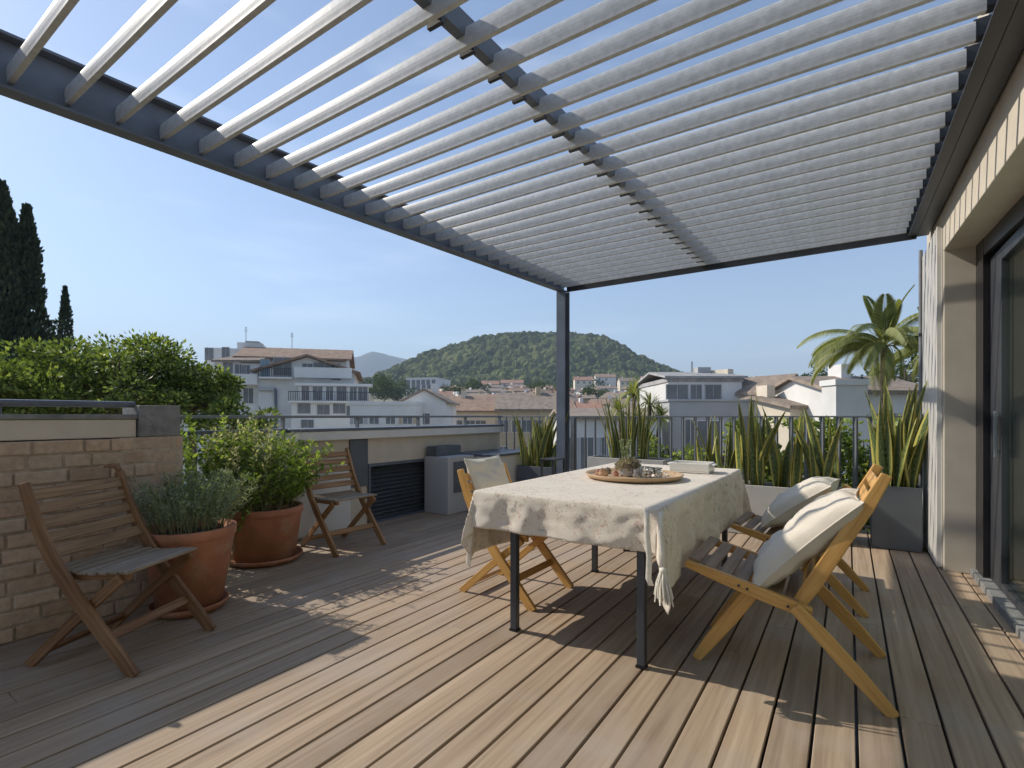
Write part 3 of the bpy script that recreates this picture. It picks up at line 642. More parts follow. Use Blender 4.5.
# tray and what stands on it
TR = Vector((-1.20, 3.27, TZ+.006))
tr = MB().lathe([(.001, .0), (.28, .0), (.305, .008), (.322, .030), (.314, .033), (.298, .016), (.27, .010), (.001, .010)], n=64).build('tray', 'traywood'); tr.location = TR
tag(tr, 'round shallow wooden tray in the middle of the table', 'tray')
def bloom(mat, r, p, label, g):
    vs = []; mb = MB()
    for k in range(26):
        a = k*2.4; q = k/26; rr = r*(.25+.75*q); hgt = r*(1.15-.75*q); w_ = r*.55
        c = Vector((math.cos(a)*rr*.75, math.sin(a)*rr*.75, hgt)); tn = Vector((-math.sin(a), math.cos(a), 0)); o_ = Vector((math.cos(a), math.sin(a), 0))
        pts = [c-tn*w_*.5-Vector((0, 0, w_*.6)), c+tn*w_*.5-Vector((0, 0, w_*.6)), c+tn*w_*.45+o_*.15*w_+Vector((0, 0, w_*.3)), c+o_*.3*w_+Vector((0, 0, w_*.5)), c-tn*w_*.45+o_*.15*w_+Vector((0, 0, w_*.3))]
        mb.add(pts, [(0, 1, 2, 3, 4)])
    mb.lathe([(.001, 0), (r*.6, r*.1), (r*.8, r*.5), (r*.5, r*.9), (.001, r)], n=12)
    o = mb.build('dried_flower', mat, solid=.0012); o.location = p; return tag(o, label, 'dried flower', g)
zt = TR.z+.0105
bloom('rose', .030, TR+Vector((-.215, -.075, .0105)), 'small dusky rose dried bloom at the left edge of the tray', 'dried blooms on the tray')
bloom('peach', .042, TR+Vector((-.155, -.145, .0105)), 'larger peach dried bloom left of the sprig jar on the tray', 'dried blooms on the tray')
bloom('drygrey', .032, TR+Vector((-.20, .04, .0105)), 'pale grey dried bloom behind the rose one on the tray', 'dried blooms on the tray')
bloom('rose', .026, TR+Vector((-.10, -.06, .0105)), 'small rose dried bloom beside the sprig jar on the tray', 'dried blooms on the tray')
# a jar of dried sprigs
P = []; D = []
jr = thing('sprig_jar', 'pot full of dried grey sprigs in the middle of the tray', 'potted sprigs', TR+Vector((-.03, -.02, .0105)))
MB().lathe([(.001, 0), (.045, 0), (.055, .02), (.056, .06), (.05, .075), (.047, .07), (.05, .03), (.001, .03)], n=28).build('jar', 'b_grey', jr)
for k in range(1500):
    a = random.random()*6.28; r = .075*random.random()**.5; z = random.uniform(.05, .125)*(1-.3*(r/.075)**2); P.append((r*math.cos(a), r*math.sin(a), z)); D.append((math.cos(a)*r*8, math.sin(a)*r*8, .6))
leaves('sprigs', P, D, .022, 'drygrey', jr, .45)
P = []; D = []
for k in range(7):
    a = random.random()*6.28; 
    for q in range(26):
        h_ = .10+q*.0055; P.append((math.cos(a)*.03*(1+q*.03), math.sin(a)*.03*(1+q*.03), h_)); D.append((random.uniform(-1, 1), random.uniform(-1, 1), .7))
leaves('green_sprig', P, D, .022, 'leaf_grey', jr, .4)
# glasses
def tumbler(p, r, h, label):
    t = MB().lathe([(.001, 0), (r*.85, 0), (r*.95, .005), (r, h), (r*.94, h), (r*.88, .012), (.001, .010)], n=28).build('tumbler', 'cup'); t.location = p
    return tag(t, label, 'glass', 'tumblers on the tray')
q = [((.075, -.12), .030, .062, 'front small glass tumbler at the right of the sprig jar'), ((.135, -.055), .032, .07, 'taller glass tumbler nearest the right edge of the tray'), ((.08, .02), .031, .066, 'glass tumbler behind the two front ones on the tray'), ((.15, .045), .030, .06, 'glass tumbler farthest back at the right of the tray')]
for (xy, r, h, lb) in q: tumbler(TR+Vector((*xy, .0106)), r, h, lb)
P = []; D = []
for k in range(420): P.append((random.gauss(0, .05), random.gauss(0, .05), random.uniform(.0, .055))); D.append((random.uniform(-1, 1), random.uniform(-1, 1), .6))
o = leaves('dried_petals', P, D, .02, 'tassel', None, .8); o.location = TR+Vector((.105, -.03, .013)); tag(o, 'heap of pale dried petals among the tumblers on the tray', 'dried petals', kind='stuff')
# rectangular white dish behind the tray
dz = TZ+.006; ds = thing('serving_dish', 'rectangular white ceramic dish behind the tray on the table', 'dish', (-.97, 3.88, dz), R_(2))
mb = MB(); w_, l_, h_ = .14, .11, .07
mb.mm(-w_, w_, -l_, l_, 0, .01); mb.mm(-w_, w_, -l_, -l_+.012, .0105, h_); mb.mm(-w_, w_, l_-.012, l_, .0105, h_); mb.mm(-w_, -w_+.012, -l_+.0125, l_-.0125, .0105, h_); mb.mm(w_-.012, w_, -l_+.0125, l_-.0125, .0105, h_)
mb.build('dish_body', 'porcelain', ds, bevel=.004)
mb = MB(); mb.mm(-w_-.03, -w_, -.05, .05, h_-.02, h_-.008); mb.mm(w_, w_+.03, -.05, .05, h_-.02, h_-.008); mb.build('handle', 'porcelain', ds, bevel=.004)

# ================================================================ pots and planters
def pot(label, loc, R, H, saucer, mat='terra', rb=.66, sa=1.0):
    t = thing('terracotta_pot', label, 'plant pot', (*loc, 0), random.random()*6, 'terracotta pots against the wall')
    z0 = .035 if saucer else .004
    MB().lathe([(.001, z0), (R*rb, z0), (R*.96, H-.065), (R*.965, H-.062), (R*1.0, H-.055), (R*1.01, H-.005), (R*.99, H), (R*.90, H), (R*.89, H-.06), (R*.86, H-.065)], n=56).build('body', mat, t)
    MB().lathe([(R*.875, H-.05), (R*.4, H-.035), (.001, H-.03)], n=40).build('soil', 'soil', t)
    if saucer: MB().lathe([(.001, .004), (R*sa*.86, .004), (R*sa*.98, .03), (R*sa, .05), (R*sa*.97, .052), (R*sa*.94, .035), (R*sa*.84, .02), (.001, .02)], n=56).build('saucer', mat, t)
    return t
P1 = (-3.335, 1.465); P2 = (-3.95, 2.30); P3 = (-4.10, 2.44)
pot('terracotta pot of grey green lavender right behind the front folding chair', P1, .25, .50, True, rb=.70, sa=.84)
pot('wide terracotta pot of tall fresh green plants on a round saucer', P2, .285, .44, True, rb=.8)
pot('smaller terracotta pot half hidden behind the wide one by the side wall', P3, .17, .42, False)
def shrub(name, label, cat, loc, n, h, R0, spread, lf, size, mat, dens=34, width=.4, droop=.0, stemmat='leaf_wisp', sr=.0022, group=None, lo=.15):
    t = thing(name, label, cat, loc, 0, group); P = []; D = []; mb = MB()
    for k in range(n):
        a = random.random()*6.28; r = R0*random.random()**.5; b = Vector((r*math.cos(a), r*math.sin(a), 0)); hh = h*random.uniform(.55, 1.0)*(1.05-.35*r/R0)
        o_ = Vector((math.cos(a), math.sin(a), 0))*spread*(r/R0)*random.uniform(.6, 1.2)+Vector((random.gauss(0, .05), random.gauss(0, .05), 0))*h*2
        pts = [b+o_*(q**1.5)+Vector((0, 0, hh*(q-droop*q*q))) for q in (0, .35, .7, 1)]
        mb.tube(pts, [sr, sr*.9, sr*.7, sr*.4], 4, False)
        for j in range(dens):
            q = random.uniform(lo, 1)**.8; p = b+o_*(q**1.5)+Vector((0, 0, hh*(q-droop*q*q))); P.append(p+Vector((random.gauss(0, .008), random.gauss(0, .008), 0))); D.append((random.gauss(0, 1)*lf, random.gauss(0, 1)*lf, .8))
    mb.build('stems', stemmat, t); leaves('foliage', P, D, size, mat, t, width); return t
shrub('lavender', 'silvery grey green lavender filling the pot behind the front folding chair', 'lavender', (*P1, .47), 140, .44, .20, .15, .8, .030, 'leaf_grey', 44, .22)
shrub('leafy_plant', 'bright green bushy plant in the wide terracotta pot', 'potted plant', (*P2, .40), 125, .80, .23, .22, 1.1, .050, 'leaf_fresh', 42, .42)
shrub('tall_herb', 'tall pale wispy herb rising from the left of the wide pot', 'potted plant', (P2[0]-.02, P2[1]-.13, .40), 120, .96, .17, .22, .9, .034, 'leaf_wisp', 44, .35, .05)
shrub('trailing_plant', 'green trailing plant spilling over the small pot by the side wall', 'potted plant', (*P3, .38), 60, .46, .13, .16, 1.1, .06, 'leaf_fresh', 30, .6, .1)
shrub('tall_herb', 'tall leafy green herb at the back of the pots reaching above the railing', 'potted plant', (-4.08, 1.95, 0.02), 80, 1.34, .15, .26, .9, .045, 'leaf_fresh', 60, .45, .03, lo=.3)

def planter(label, x0, x1, y0, y1, h, mat, cat='planter'):
    t = thing('planter', label, cat, ((x0+x1)/2, (y0+y1)/2, 0)); a, b = (x1-x0)/2, (y1-y0)/2; mb = MB(); w = .018
    mb.mm(-a, a, -b, -b+w, .005, h); mb.mm(-a, a, b-w, b, .005, h); mb.mm(-a, -a+w, -b+w+.0005, b-w-.0005, .005, h); mb.mm(a-w, a, -b+w+.0005, b-w-.0005, .005, h)
    mb.build('box', mat, t, bevel=.003); MB().mm(-a+w, a-w, -b+w, b-w, .02, h-.03).build('soil', 'soil', t); return t
planter('tall square dark grey planter in the corner by the ribbed screen', .175, .525, 5.50, 5.85, .555, 'planter')
planter('long pale planter under the front railing beyond the cushions', -1.38, -.02, 5.42, 5.78, .49, 'planterwhite')
planter('low dark planter box at the foot of the side wall end', -3.62, -3.10, 5.55, 5.95, .52, 'planter')
planter('pale planter box hidden behind the far end of the table', -2.55, -1.66, 5.42, 5.78, .69, 'planterwhite')
def swords(label, loc, n, h, ax, ay, fan=.25, wid=.05):
    t = tag(bpy.data.objects.new('sword_plant', None), label, 'potted plant', 'sword leaved plants along the railing'); COL.objects.link(t); t.location = loc
    for k in range(n):
        bx = random.uniform(-ax, ax); by = random.uniform(-ay, ay); a = random.random()*6.28; hh = h*random.uniform(.55, 1.0); w = wid*random.uniform(.75, 1.2)
        ln = Vector((bx*1.0+random.gauss(0, fan*.35), by+random.gauss(0, fan*.3), 0))*fan*2.4*hh; tw = random.uniform(-1, 1); m = 9; vs = []; uv = []
        for i in range(m+1):
            q = i/m; c = Vector((bx, by, -.03))+ln*q**1.7+Vector((0, 0, hh*q)); an = a+tw*q*1.2
            s = Vector((math.cos(an), math.sin(an), 0)); nn = Vector((-s.y, s.x, 0)); ww = w*(.45+.55*min(1, q*3))*(1-q**3.2)/2+.0008
            vs += [c-s*ww+nn*ww*.35, c, c+s*ww+nn*ww*.35]; 
        fs = []; uvs = []
        for i in range(m):
            for e in (0, 1):
                fs.append((3*i+e, 3*i+e+1, 3*i+4+e, 3*i+3+e)); uvs.append([(e*.5, i/m*hh), (e*.5+.5, i/m*hh), (e*.5+.5, (i+1)/m*hh), (e*.5, (i+1)/m*hh)])
        if k < 100: MB().add(vs, fs, uvs, True).build('leaf', 'sword', t, solid=.003)
    return t
swords('broad dense sword plant in the tall dark grey corner planter', (.35, 5.67, .53), 30, 1.04, .12, .11, .34, .098)
swords('yellow edged sword plant at the left end of the long pale planter', (-.80, 5.6, .46), 10, 1.02, .13, .10, .36, .085)
swords('lower sword plant just beyond the far right table corner', (-1.16, 5.6, .46), 10, .80, .13, .10, .36, .08)
swords('sword plant in the middle of the long pale planter', (-.48, 5.6, .46), 10, .92, .12, .10, .36, .085)
swords('sword plant at the right end of the long pale planter', (-.18, 5.6, .46), 7, .85, .10, .10, .4, .085)
swords('yellow green sword plant in the low dark planter left of the steel post', (-3.36, 5.74, .49), 30, .80, .20, .13, .4, .075)
swords('yellow green sword plant just behind the tray and table', (-2.10, 5.6, .66), 26, .80, .20, .12, .35, .055)
st = thing('side_table', 'small dark metal side table beside the steel post', 'side table', (-2.86, 5.15, 0))
MB().mm(-.09, .09, -.15, .15, .66, .68).build('top', 'dark', st, bevel=.003)
for (x, y) in ((-.075, -.13), (.075, -.13), (-.075, .13), (.075, .13)): MB().mm(x-.01, x+.01, y-.01, y+.01, 0, .659).build('leg', 'dark', st)
# ================================================================ trees and hedges beyond the terrace
def crown_pts(C, Rr, nb, npb, cr, up=.25):
    P = []; D = []; tips = []
    for k in range(nb):
        while 1:
            q = np.array([random.uniform(-1, 1) for _ in range(3)]); l = np.linalg.norm(q)
            if .35 < l < 1: break
        c = np.array(C)+q*np.array(Rr); tips.append(c); r = cr*random.uniform(.6, 1.25)
        v = rng.normal(size=(npb, 3)); v /= np.linalg.norm(v, axis=1)[:, None]; rad = r*rng.uniform(.25, 1, npb)**.6
        P.append(c+v*rad[:, None]*np.array([1, 1, .75])); D.append(v+np.array([0, 0, up]))
    return np.concatenate(P), np.concatenate(D), tips
def tree(name, label, cat, base, C, Rr, nb, npb, cr, size, mat, tr=.14, group=None, width=.55):
    "base: foot in the world; C: crown centre above the foot"
    t = thing(name, label, cat, base, 0, group); P, D, tips = crown_pts(C, Rr, nb, npb, cr); mb = MB()
    top = Vector(C)-Vector((0, 0, Rr[2]*.7)); mb.tube([(0, 0, 0), top*.5+Vector((.1, .05, 0)), top, Vector(C)+Vector((0, 0, Rr[2]*.3))], [tr, tr*.8, tr*.55, tr*.15], 8)
    for c in tips[:60]:
        c = Vector(c); s = top+(Vector(C)-top)*random.uniform(0, .8); mb.tube([s, (s+c)/2+Vector((0, 0, .06*Rr[2])), c], [tr*.22, tr*.14, tr*.05], 5, False)
    mb.build('trunk', 'bark', t); leaves('crown', P, D, size, mat, t, width); return t
def foot(u, d, dz=0):
    p = at(u, 416, d); return Vector((p.x, p.y, float(gz((u-512)*d/FPX, d))+dz))
TG = 'leafy trees below the terrace on the left'
def ctree(label, u, v, d, Rr, nb, npb, cr, size, mat='leaf_tree', name='broadleaf_tree', cat='tree', group=TG, tr=.12):
    p = at(u, v, d); f = foot(u, d); return tree(name, label, cat, f, (0, 0, p.z-f.z), Rr, nb, npb, cr, size, mat, tr, group)
ctree('bright leafy tree behind the brick wall at the left edge', 20, 392, 8.0, (1.3, 1.2, .75), 66, 190, .34, .085)
ctree('leafy tree right above the end of the brick wall', 120, 388, 8.6, (1.35, 1.2, .85), 72, 190, .33, .085)
ctree('lower leafy tree reaching in front of the apartment house', 192, 396, 9.2, (.80, .8, .50), 38, 170, .26, .08)
ctree('small leafy tree top showing behind the side railing pots', 235, 425, 8.6, (.62, .6, .42), 20, 130, .22, .09)
# unseen tree added left of the picture, its crown shaped to shade the deck
tree('broadleaf_tree', 'unseen dense tree added behind the brick wall to shade the deck', 'tree', (-5.3, -1.1, -12), (0, 0, 14.1), (.50, 1.6, .52), 46, 170, .22, .075, 'leaf_tree', .12)
def cypress(label, u, vt, d, R, H, n, group='dark cypresses on the left'):
    f = foot(u, d); top = at(u, vt, d).z; H = top-f.z; t = thing('cypress', label, 'cypress', f, 0, group); z = rng.uniform(.12, 1, n)**.8
    prof = R*np.clip((1-z)*2.0, 0, 1)**.8*np.clip(z*8, .3, 1)+.02; a = rng.uniform(0, 6.283, n)
    lump = 1+.22*np.sin(a*3+z*25)+.18*np.sin(a*5-z*41+1); r = prof*lump*rng.uniform(.45, 1, n)**.5
    P = np.stack([r*np.cos(a), r*np.sin(a), z*H], 1); D = np.stack([np.cos(a)*.35, np.sin(a)*.35, np.ones(n)], 1)
    MB().tube([(0, 0, 0), (0, 0, H*.5), (0, 0, H*.95)], [R*.22, R*.14, .03], 8).build('trunk', 'bark', t); leaves('crown', P, D, R*.22, 'leaf_cyp', t, .5, jit=.2); return t
cypress('tallest dark cypress at the left picture edge', 2, 186, 27, 1.6, 9, 18000)
cypress('tall dark cypress just right of the tallest one', 27, 208, 28, 1.35, 9, 17000)
cypress('small slender cypress standing apart over the leafy trees', 65, 288, 34, .95, 5, 8000)
ctree('dark rounded tree tip left of the slender cypress', 50, 345, 33, (.9, .9, 1.6), 14, 200, .6, .2, 'leaf_cyp')

# hedge behind the front railing
def hedge(label, x0, x1, y0, y1, z0, z1, n, mat, size, thr=.0, kind='hedge'):
    t = thing(kind, label, 'hedge', ((x0+x1)/2, (y0+y1)/2, -12)); P = []
    while len(P) < n:
        p = Vector((random.uniform(x0, x1), random.uniform(y0, y1), random.uniform(z0, z1))); m_ = noise.noise(p*2.3)+.4*noise.noise(p*6)
        if m_ > thr+max(0, (p.z-z1+.35))*1.1: P.append((p.x-t.location.x, p.y-t.location.y, p.z+12))
    D = np.array([(random.gauss(0, 1), random.gauss(0, 1)-.4, .5) for _ in P]); mb = MB()
    for k in range(14):
        x = random.uniform(x0, x1)-t.location.x; mb.tube([(x, 0, 0), (x+.1, 0, 11), (x+random.uniform(-.3, .3), 0, 12+z1*.8)], [.03, .02, .006], 5)
    mb.build('stems', 'bark', t); leaves('foliage', P, D, size, mat, t, .6); return t
hedge('leafy green hedge behind the front railing on the right', -1.3, 2.2, 6.7, 7.6, -1.3, 1.12, 34000, 'leaf_ivy', .08, -.3)
hedge('thin airy shrub behind the railing left of the hedge', -2.5, -1.35, 6.8, 7.4, -1.0, .9, 5000, 'leaf_ivy', .06, .05)

# palms
def palm(label, u, v, d, fl, nf, erect=3):
    p = at(u, v, d); f = foot(u, d); H = p.z-f.z; t = thing('palm_tree', label, 'palm', f, 0, 'palms beyond the terrace')
    tk = MB(); zz = np.linspace(0, H, 26); tk.tube([(0, 0, z) for z in zz], [.11+(.025 if i % 2 else 0) for i in range(26)], 10); tk.build('trunk', 'palmbark', t)
    for k in range(nf):
        a = k*2.399+random.uniform(-.2, .2); el = R_(random.uniform(-5, 58)) if k >= erect else R_(random.uniform(76, 86)); Lf = fl*random.uniform(.85, 1.1)*(1 if k >= erect else .72)
        o_ = Vector((math.cos(a), math.sin(a), 0)); pts = []; m = 22; gr = 1.0 if k >= erect else .25
        pos = Vector((0, 0, H)); e = el
        for i in range(m+1):
            pts.append(pos.copy()); pos = pos+(o_*math.cos(e)+Vector((0, 0, math.sin(e))))*Lf/m; e -= R_(4.6)*gr*(.5+i/m)
        fr_ = MB().tube(pts, [.02*(1-i/m)+.004 for i in range(m+1)], 4, False); P = []; 
        for i in range(3, m):
            for j in range(6):
                q = j/6; c = pts[i].lerp(pts[i+1], q); tn = (pts[i+1]-pts[i]).normalized(); sd_ = tn.cross(Vector((0, 0, 1)))
                if sd_.length < .1: sd_ = Vector((-o_.y, o_.x, 0))
                sd_.normalize(); upn = sd_.cross(tn); g = (i+q)/m; ll = .62*math.sin(math.pi*min(1, g*.9+.08))**.6*fl/3*.85
                for s in (-1, 1):
                    dv = (tn*.75+sd_*s*.8+upn*.15-Vector((0, 0, .15))).normalized(); tip = c+dv*ll-Vector((0, 0, ll*(.55 if k >= erect else .1))); mid = c+dv*ll*.5; w = upn.cross(dv).normalized()*.016
                    w = dv.cross(Vector((0, 0, 1))); w = w.normalized()*.024 if w.length > .1 else sd_*.024
                    fr_.add([c, mid+w*(.62 if k >= erect else 1.1), tip, mid-w*(.62 if k >= erect else 1.1)], [(0, 1, 2, 3)])
        fr_.build('frond', 'leaf_palm', t)
    return t
palm('tall feather palm above the white house on the right', 884, 347, 20, 3.2, 31, 4)
palm('palm partly hidden behind the ribbed screen', 940, 350, 23, 3.0, 18, 2)
# yucca behind the railing
yp = at(634, 400, 10.5); yf = foot(634, 10.5); yt = thing('yucca_tree', 'spiky yellow green yucca behind the front railing above the tray', 'yucca', yf)
for (dx, dz_) in ((0, .12), (.34, -.12), (-.32, -.22), (.55, -.35), (.1, -.5)):
    h_ = yp.z-yf.z+dz_; sh0 = Vector((Rv.x*dx, Rv.y*dx, 0)); MB().tube([(0, 0, 0), sh0*.5+Vector((0, 0, h_*.85)), sh0+Vector((0, 0, h_))], [.08, .05, .035], 8).build('stem', 'palmbark', yt)
    mb = MB()
    for k in range(70):
        a = random.random()*6.28; e = random.uniform(-.5, 1.35); ll = random.uniform(.35, .52); dv = Vector((math.cos(a)*math.cos(e), math.sin(a)*math.cos(e), math.sin(e))); w = Vector((-math.sin(a), math.cos(a), 0))*.016
        c = sh0+Vector((0, 0, h_)); mid = c+dv*ll*.5; tip = c+dv*ll-Vector((0, 0, .16*math.cos(e))); mb.add([c-w*.5, c+w*.5, mid+w, mid-w, tip], [(0, 1, 2, 3), (3, 2, 4)])
    mb.build('leaf_head', 'leaf_yucca', yt)

# ================================================================ houses
def win(par, x, z, w, h, fr='b_white', y=0., side=None, blind=None):
    "window in the facade plane y; side turns it onto an end wall"
    f = MB(); t_ = .05*max(1, w/1.2)
    for a in ((-w/2-t_, w/2+t_, h/2, h/2+t_), (-w/2-t_, w/2+t_, -h/2-t_, -h/2), (-w/2-t_, -w/2, -h/2, h/2), (w/2, w/2+t_, -h/2, h/2), (-t_/3, t_/3, -h/2, h/2)): f.mm(a[0], a[1], -.06, .004, a[2], a[3])
    o = f.build('window', fr, par); o.location = (x, y, z); MB().mm(-w/2, w/2, -.03, .003, -h/2, h/2).build('pane', 'winglass' if not blind else blind, o)
    if side: o.rotation_euler = (0, 0, side)
    return o
def gable(mb, x0, x1, y0, y1, z0, zr, axis='x', oh=.3, th=.18):
    "pitched roof slab pair; ridge along axis"
    if axis == 'x':
        ym = (y0+y1)/2; s = (zr-z0)/(ym-y0); e = z0-oh*s
        for (ya, yb) in ((y0-oh, ym), (y1+oh, ym)):
            vs = [(x0-oh, ya, e), (x1+oh, ya, e), (x1+oh, yb, zr), (x0-oh, yb, zr)]; vs += [(p[0], p[1], p[2]+th) for p in vs]
            mb.add(vs, [(0, 1, 2, 3), (4, 7, 6, 5), (0, 4, 5, 1), (1, 5, 6, 2), (2, 6, 7, 3), (3, 7, 4, 0)])
    else:
        xm = (x0+x1)/2; s = (zr-z0)/(xm-x0); e = z0-oh*s
        for (xa, xb) in ((x0-oh, xm), (x1+oh, xm)):
            vs = [(xa, y0-oh, e), (xa, y1+oh, e), (xb, y1+oh, zr), (xb, y0-oh, zr)]; vs += [(p[0], p[1], p[2]+th) for p in vs]
            mb.add(vs, [(0, 1, 2, 3), (4, 7, 6, 5), (0, 4, 5, 1), (1, 5, 6, 2), (2, 6, 7, 3), (3, 7, 4, 0)])
    return mb
def gwall(mb, x0, x1, y0, y1, zb, z0, zr, axis='x'):
    if axis == 'x':
        ym = (y0+y1)/2; pr = [(y0, zb), (y1, zb), (y1, z0), (ym, zr), (y0, z0)]; vs = [(x, a, b) for x in (x0, x1) for a, b in pr]
    else:
        xm = (x0+x1)/2; pr = [(x0, zb), (x1, zb), (x1, z0), (xm, zr), (x0, z0)]; vs = [(a, y, b) for y in (y0, y1) for a, b in pr]
    mb.add(vs, [(4, 3, 2, 1, 0), (5, 6, 7, 8, 9)]+[(k, (k+1) % 5, (k+1) % 5+5, k+5) for k in range(5)]); return mb
HF = lambda u, v, d: (HOR-v)*d/FPX+EYE
def house(label, u0, u1, vt, d, dep, roof, wall, roofm, rows, cols, rot=0, group=None, rise=None, zdown=9, wsz=(1.0, 1.4), axis='x', name='house', cat='house', wframe='b_white', blindp=0, chim=True):
    "front wall spans picture columns u0..u1 at depth d, eaves or parapet at row vt"
    k = d/FPX; w = (u1-u0)*k; f = at((u0+u1)/2, 416, d); zt = HF(0, vt, d); zb = zt-zdown
    t = thing(name, label, cat, (f.x, f.y, zb), YAW+rot, group); H = zt-zb
    if roof == 'flat':
        MB().mm(-w/2, w/2, 0, dep, 0, H).build('wall', wall, t); mb = MB()
        for a in ((-w/2-.08, w/2+.08, -.08, .14), (-w/2-.08, w/2+.08, dep-.14, dep+.08), (-w/2-.08, -w/2+.14, .14, dep-.14), (w/2-.14, w/2+.08, .14, dep-.14)): mb.mm(*a, H+.002, H+.30)
        mb.build('parapet', roofm, t)
    else:
        rise = rise or (dep if axis == 'x' else w)*.16
        gwall(MB(), -w/2, w/2, 0, dep, 0, H, H+rise, axis).build('wall', wall, t)
        r = gable(MB(), -w/2, w/2, 0, dep, H+.02, H+rise+.02, axis, .35 if d < 100 else .6, .2).build('roof', roofm, t)
        if chim: cx_ = random.uniform(-.3, .3)*w; MB().mm(cx_-.3, cx_+.3, dep*.42, dep*.58, H, H+rise+.9).build('chimney', wall, r)
    for i in range(rows):
        for j in range(cols):
            x = -w/2+w*(j+.5)/cols; z = H-1.1-wsz[1]/2-i*2.9
            if z-wsz[1]/2 < .2: continue
            if random.random() < .15: continue
            x += random.uniform(-.12, .12)*wsz[0]
            if d < 100 and random.random() < .4:
                sm = random.choice(('shutterblue', 'b_ochre', 'b_grey')); MB().mm(x-wsz[0]*.95, x-wsz[0]*.56, -.05, -.002, z-wsz[1]/2, z+wsz[1]/2).build('shutter', sm, t); MB().mm(x+wsz[0]*.56, x+wsz[0]*.95, -.05, -.002, z-wsz[1]/2, z+wsz[1]/2).build('shutter', sm, t)
            win(t, x, z, wsz[0], wsz[1], wframe, blind='shutterblue' if random.random() < blindp else None)
    return t

# --- apartment house on the left
D0 = 58.; k = D0/FPX; f = at(300, 416, D0); zb = -12.; ap = thing('apartment_house', 'large pale apartment house with a low gabled tile roof and balconies', 'apartment building', (f.x, f.y, zb), YAW+.26)
X = lambda u: (u-300)*k
Z = lambda v: HF(0, v, D0)-zb
mb = MB(); gwall(mb, X(262), X(352), 0, 14, 0, Z(372), Z(357), 'y'); mb.mm(X(222), X(262)-.01, .6, 14, 0, Z(364)); mb.mm(X(180), X(222)-.01, 2.0, 14, 0, Z(368)); mb.build('wall', 'b_white', ap)
mb = MB(); gable(mb, X(262), X(352), 0, 14, Z(371.4), Z(356.4), 'y', .7, .25); gable(mb, X(236), X(343), 4, 14, Z(355), Z(341), 'x', .5, .25); rf = mb.build('roof', 'tile', ap); gwall(MB(), X(237), X(342), 4.2, 13.8, 0, Z(356.5), Z(343), 'x').build('wall', 'b_white', ap)
mb = MB(); vs = [(X(220), .2, Z(364)), (X(263), .2, Z(363)), (X(263), 8, Z(350)), (X(226), 8, Z(352))]; vs += [(a, b, c+.25) for a, b, c in vs]; mb.add(vs, [(0, 1, 2, 3), (4, 7, 6, 5), (0, 4, 5, 1), (1, 5, 6, 2), (2, 6, 7, 3), (3, 7, 4, 0)]); mb.build('lean_roof', 'tileold', ap)
mb = MB(); mb.mm(X(196), X(240), 8, 15, 0, Z(342)); mb.mm(X(224), X(247), 9, 15, Z(342)+.01, Z(334)); mb.build('upper_block', 'b_pale', ap)
for (u, v, w, h) in ((199, 349, .9, 1.5), (215, 350, .8, 2.0)): win(ap, X(u), Z(v), w, h, 'b_grey', 7.98)
MB().mm(X(230), X(244), 10, 13, Z(334)+.01, Z(331)).build('roof_box', 'roofgrey', ap); MB().mm(X(285), X(305), 9.5, 14.5, Z(352), Z(344)).build('attic', 'roofgrey', ap)
for (u, v) in ((303, 353), (332, 361)): MB().mm(X(u)-.35, X(u)+.35, 5, 5.7, Z(v+4), Z(v-3)).build('chimney', 'b_grey', rf)
for (u, v, w, h) in ((234, 372, 1.0, 1.9), (244, 372, .9, 1.5), (250, 373, .8, 1.6), (307, 367.5, 1.1, .95), (228, 396, 1.2, 1.7), (240, 396, 1.0, 1.9), (252, 396, 1.0, 1.7), (236, 412, 1.2, 1.6)):
    win(ap, X(u), Z(v), w, h, 'b_white', 0 if u > 262 else .58)
for (u, v, w, h) in ((268, 370, .9, 2.2), (284, 367, 1.8, 2.0), (323, 370, 2.3, 1.7), (334, 371, 1.0, 1.9)): win(ap, X(u), Z(v), w, h, 'b_grey', 0, blind='shutterblue' if u == 268 else None)
def balcony(par, x0, x1, z, y=0., out=1.1, solid=False):
    b = MB().mm(x0, x1, y-out, y-.005, z-.18, z).build('balcony', 'b_white', par)
    if solid: MB().mm(x0, x1, y-out, y-out+.12, z+.002, z+1.0).build('parapet', 'b_white', b); return b
    mb = MB(); mb.mm(x0, x1, y-out, y-out+.05, z+.95, z+1.02); x = x0
    while x < x1: mb.mm(x, x+.06, y-out+.01, y-out+.04, z+.002, z+.95); x += .22
    mb.build('balustrade', 'railblack', b); return b
balcony(ap, X(264), X(294), Z(378)); balcony(ap, X(296), X(350), Z(376.5), solid=True); balcony(ap, X(224), X(262), Z(384), .6, solid=True)
mb = MB(); mb.mm(X(298), X(372), -4.5, -.01, 0, Z(402.5)); mb.mm(X(302), X(366), -2.6, -.01, Z(402.5)+.01, Z(387)); mb.mm(X(299), X(370), -3.0, -.01, Z(387)+.01, Z(384.5)); mb.build('lower_wing', 'b_white', ap)
b = balcony(ap, X(296), X(372), Z(402), -2.6, 2.4)
for i, u in enumerate((308, 319, 330, 341, 352, 361)): win(ap, X(u), Z(394), 1.0 if i % 2 else .7, 1.5, 'b_pale' if i % 3 else 'b_pink', -2.62)
for u, v in ((309, 409), (326, 410), (340, 409), (352, 411), (312, 424)): win(ap, X(u), Z(v), 1.2, 1.0, 'b_grey', -4.52)
MB().tube([(X(277), -.2, Z(389)), (X(278), -.25, Z(392)), (X(278), -.25, 2)], .16, 8).build('flue_pipe', 'steel', ap); MB().mm(X(262), X(277), -.5, -.1, Z(391), Z(388)).build('awning', 'b_grey', ap)
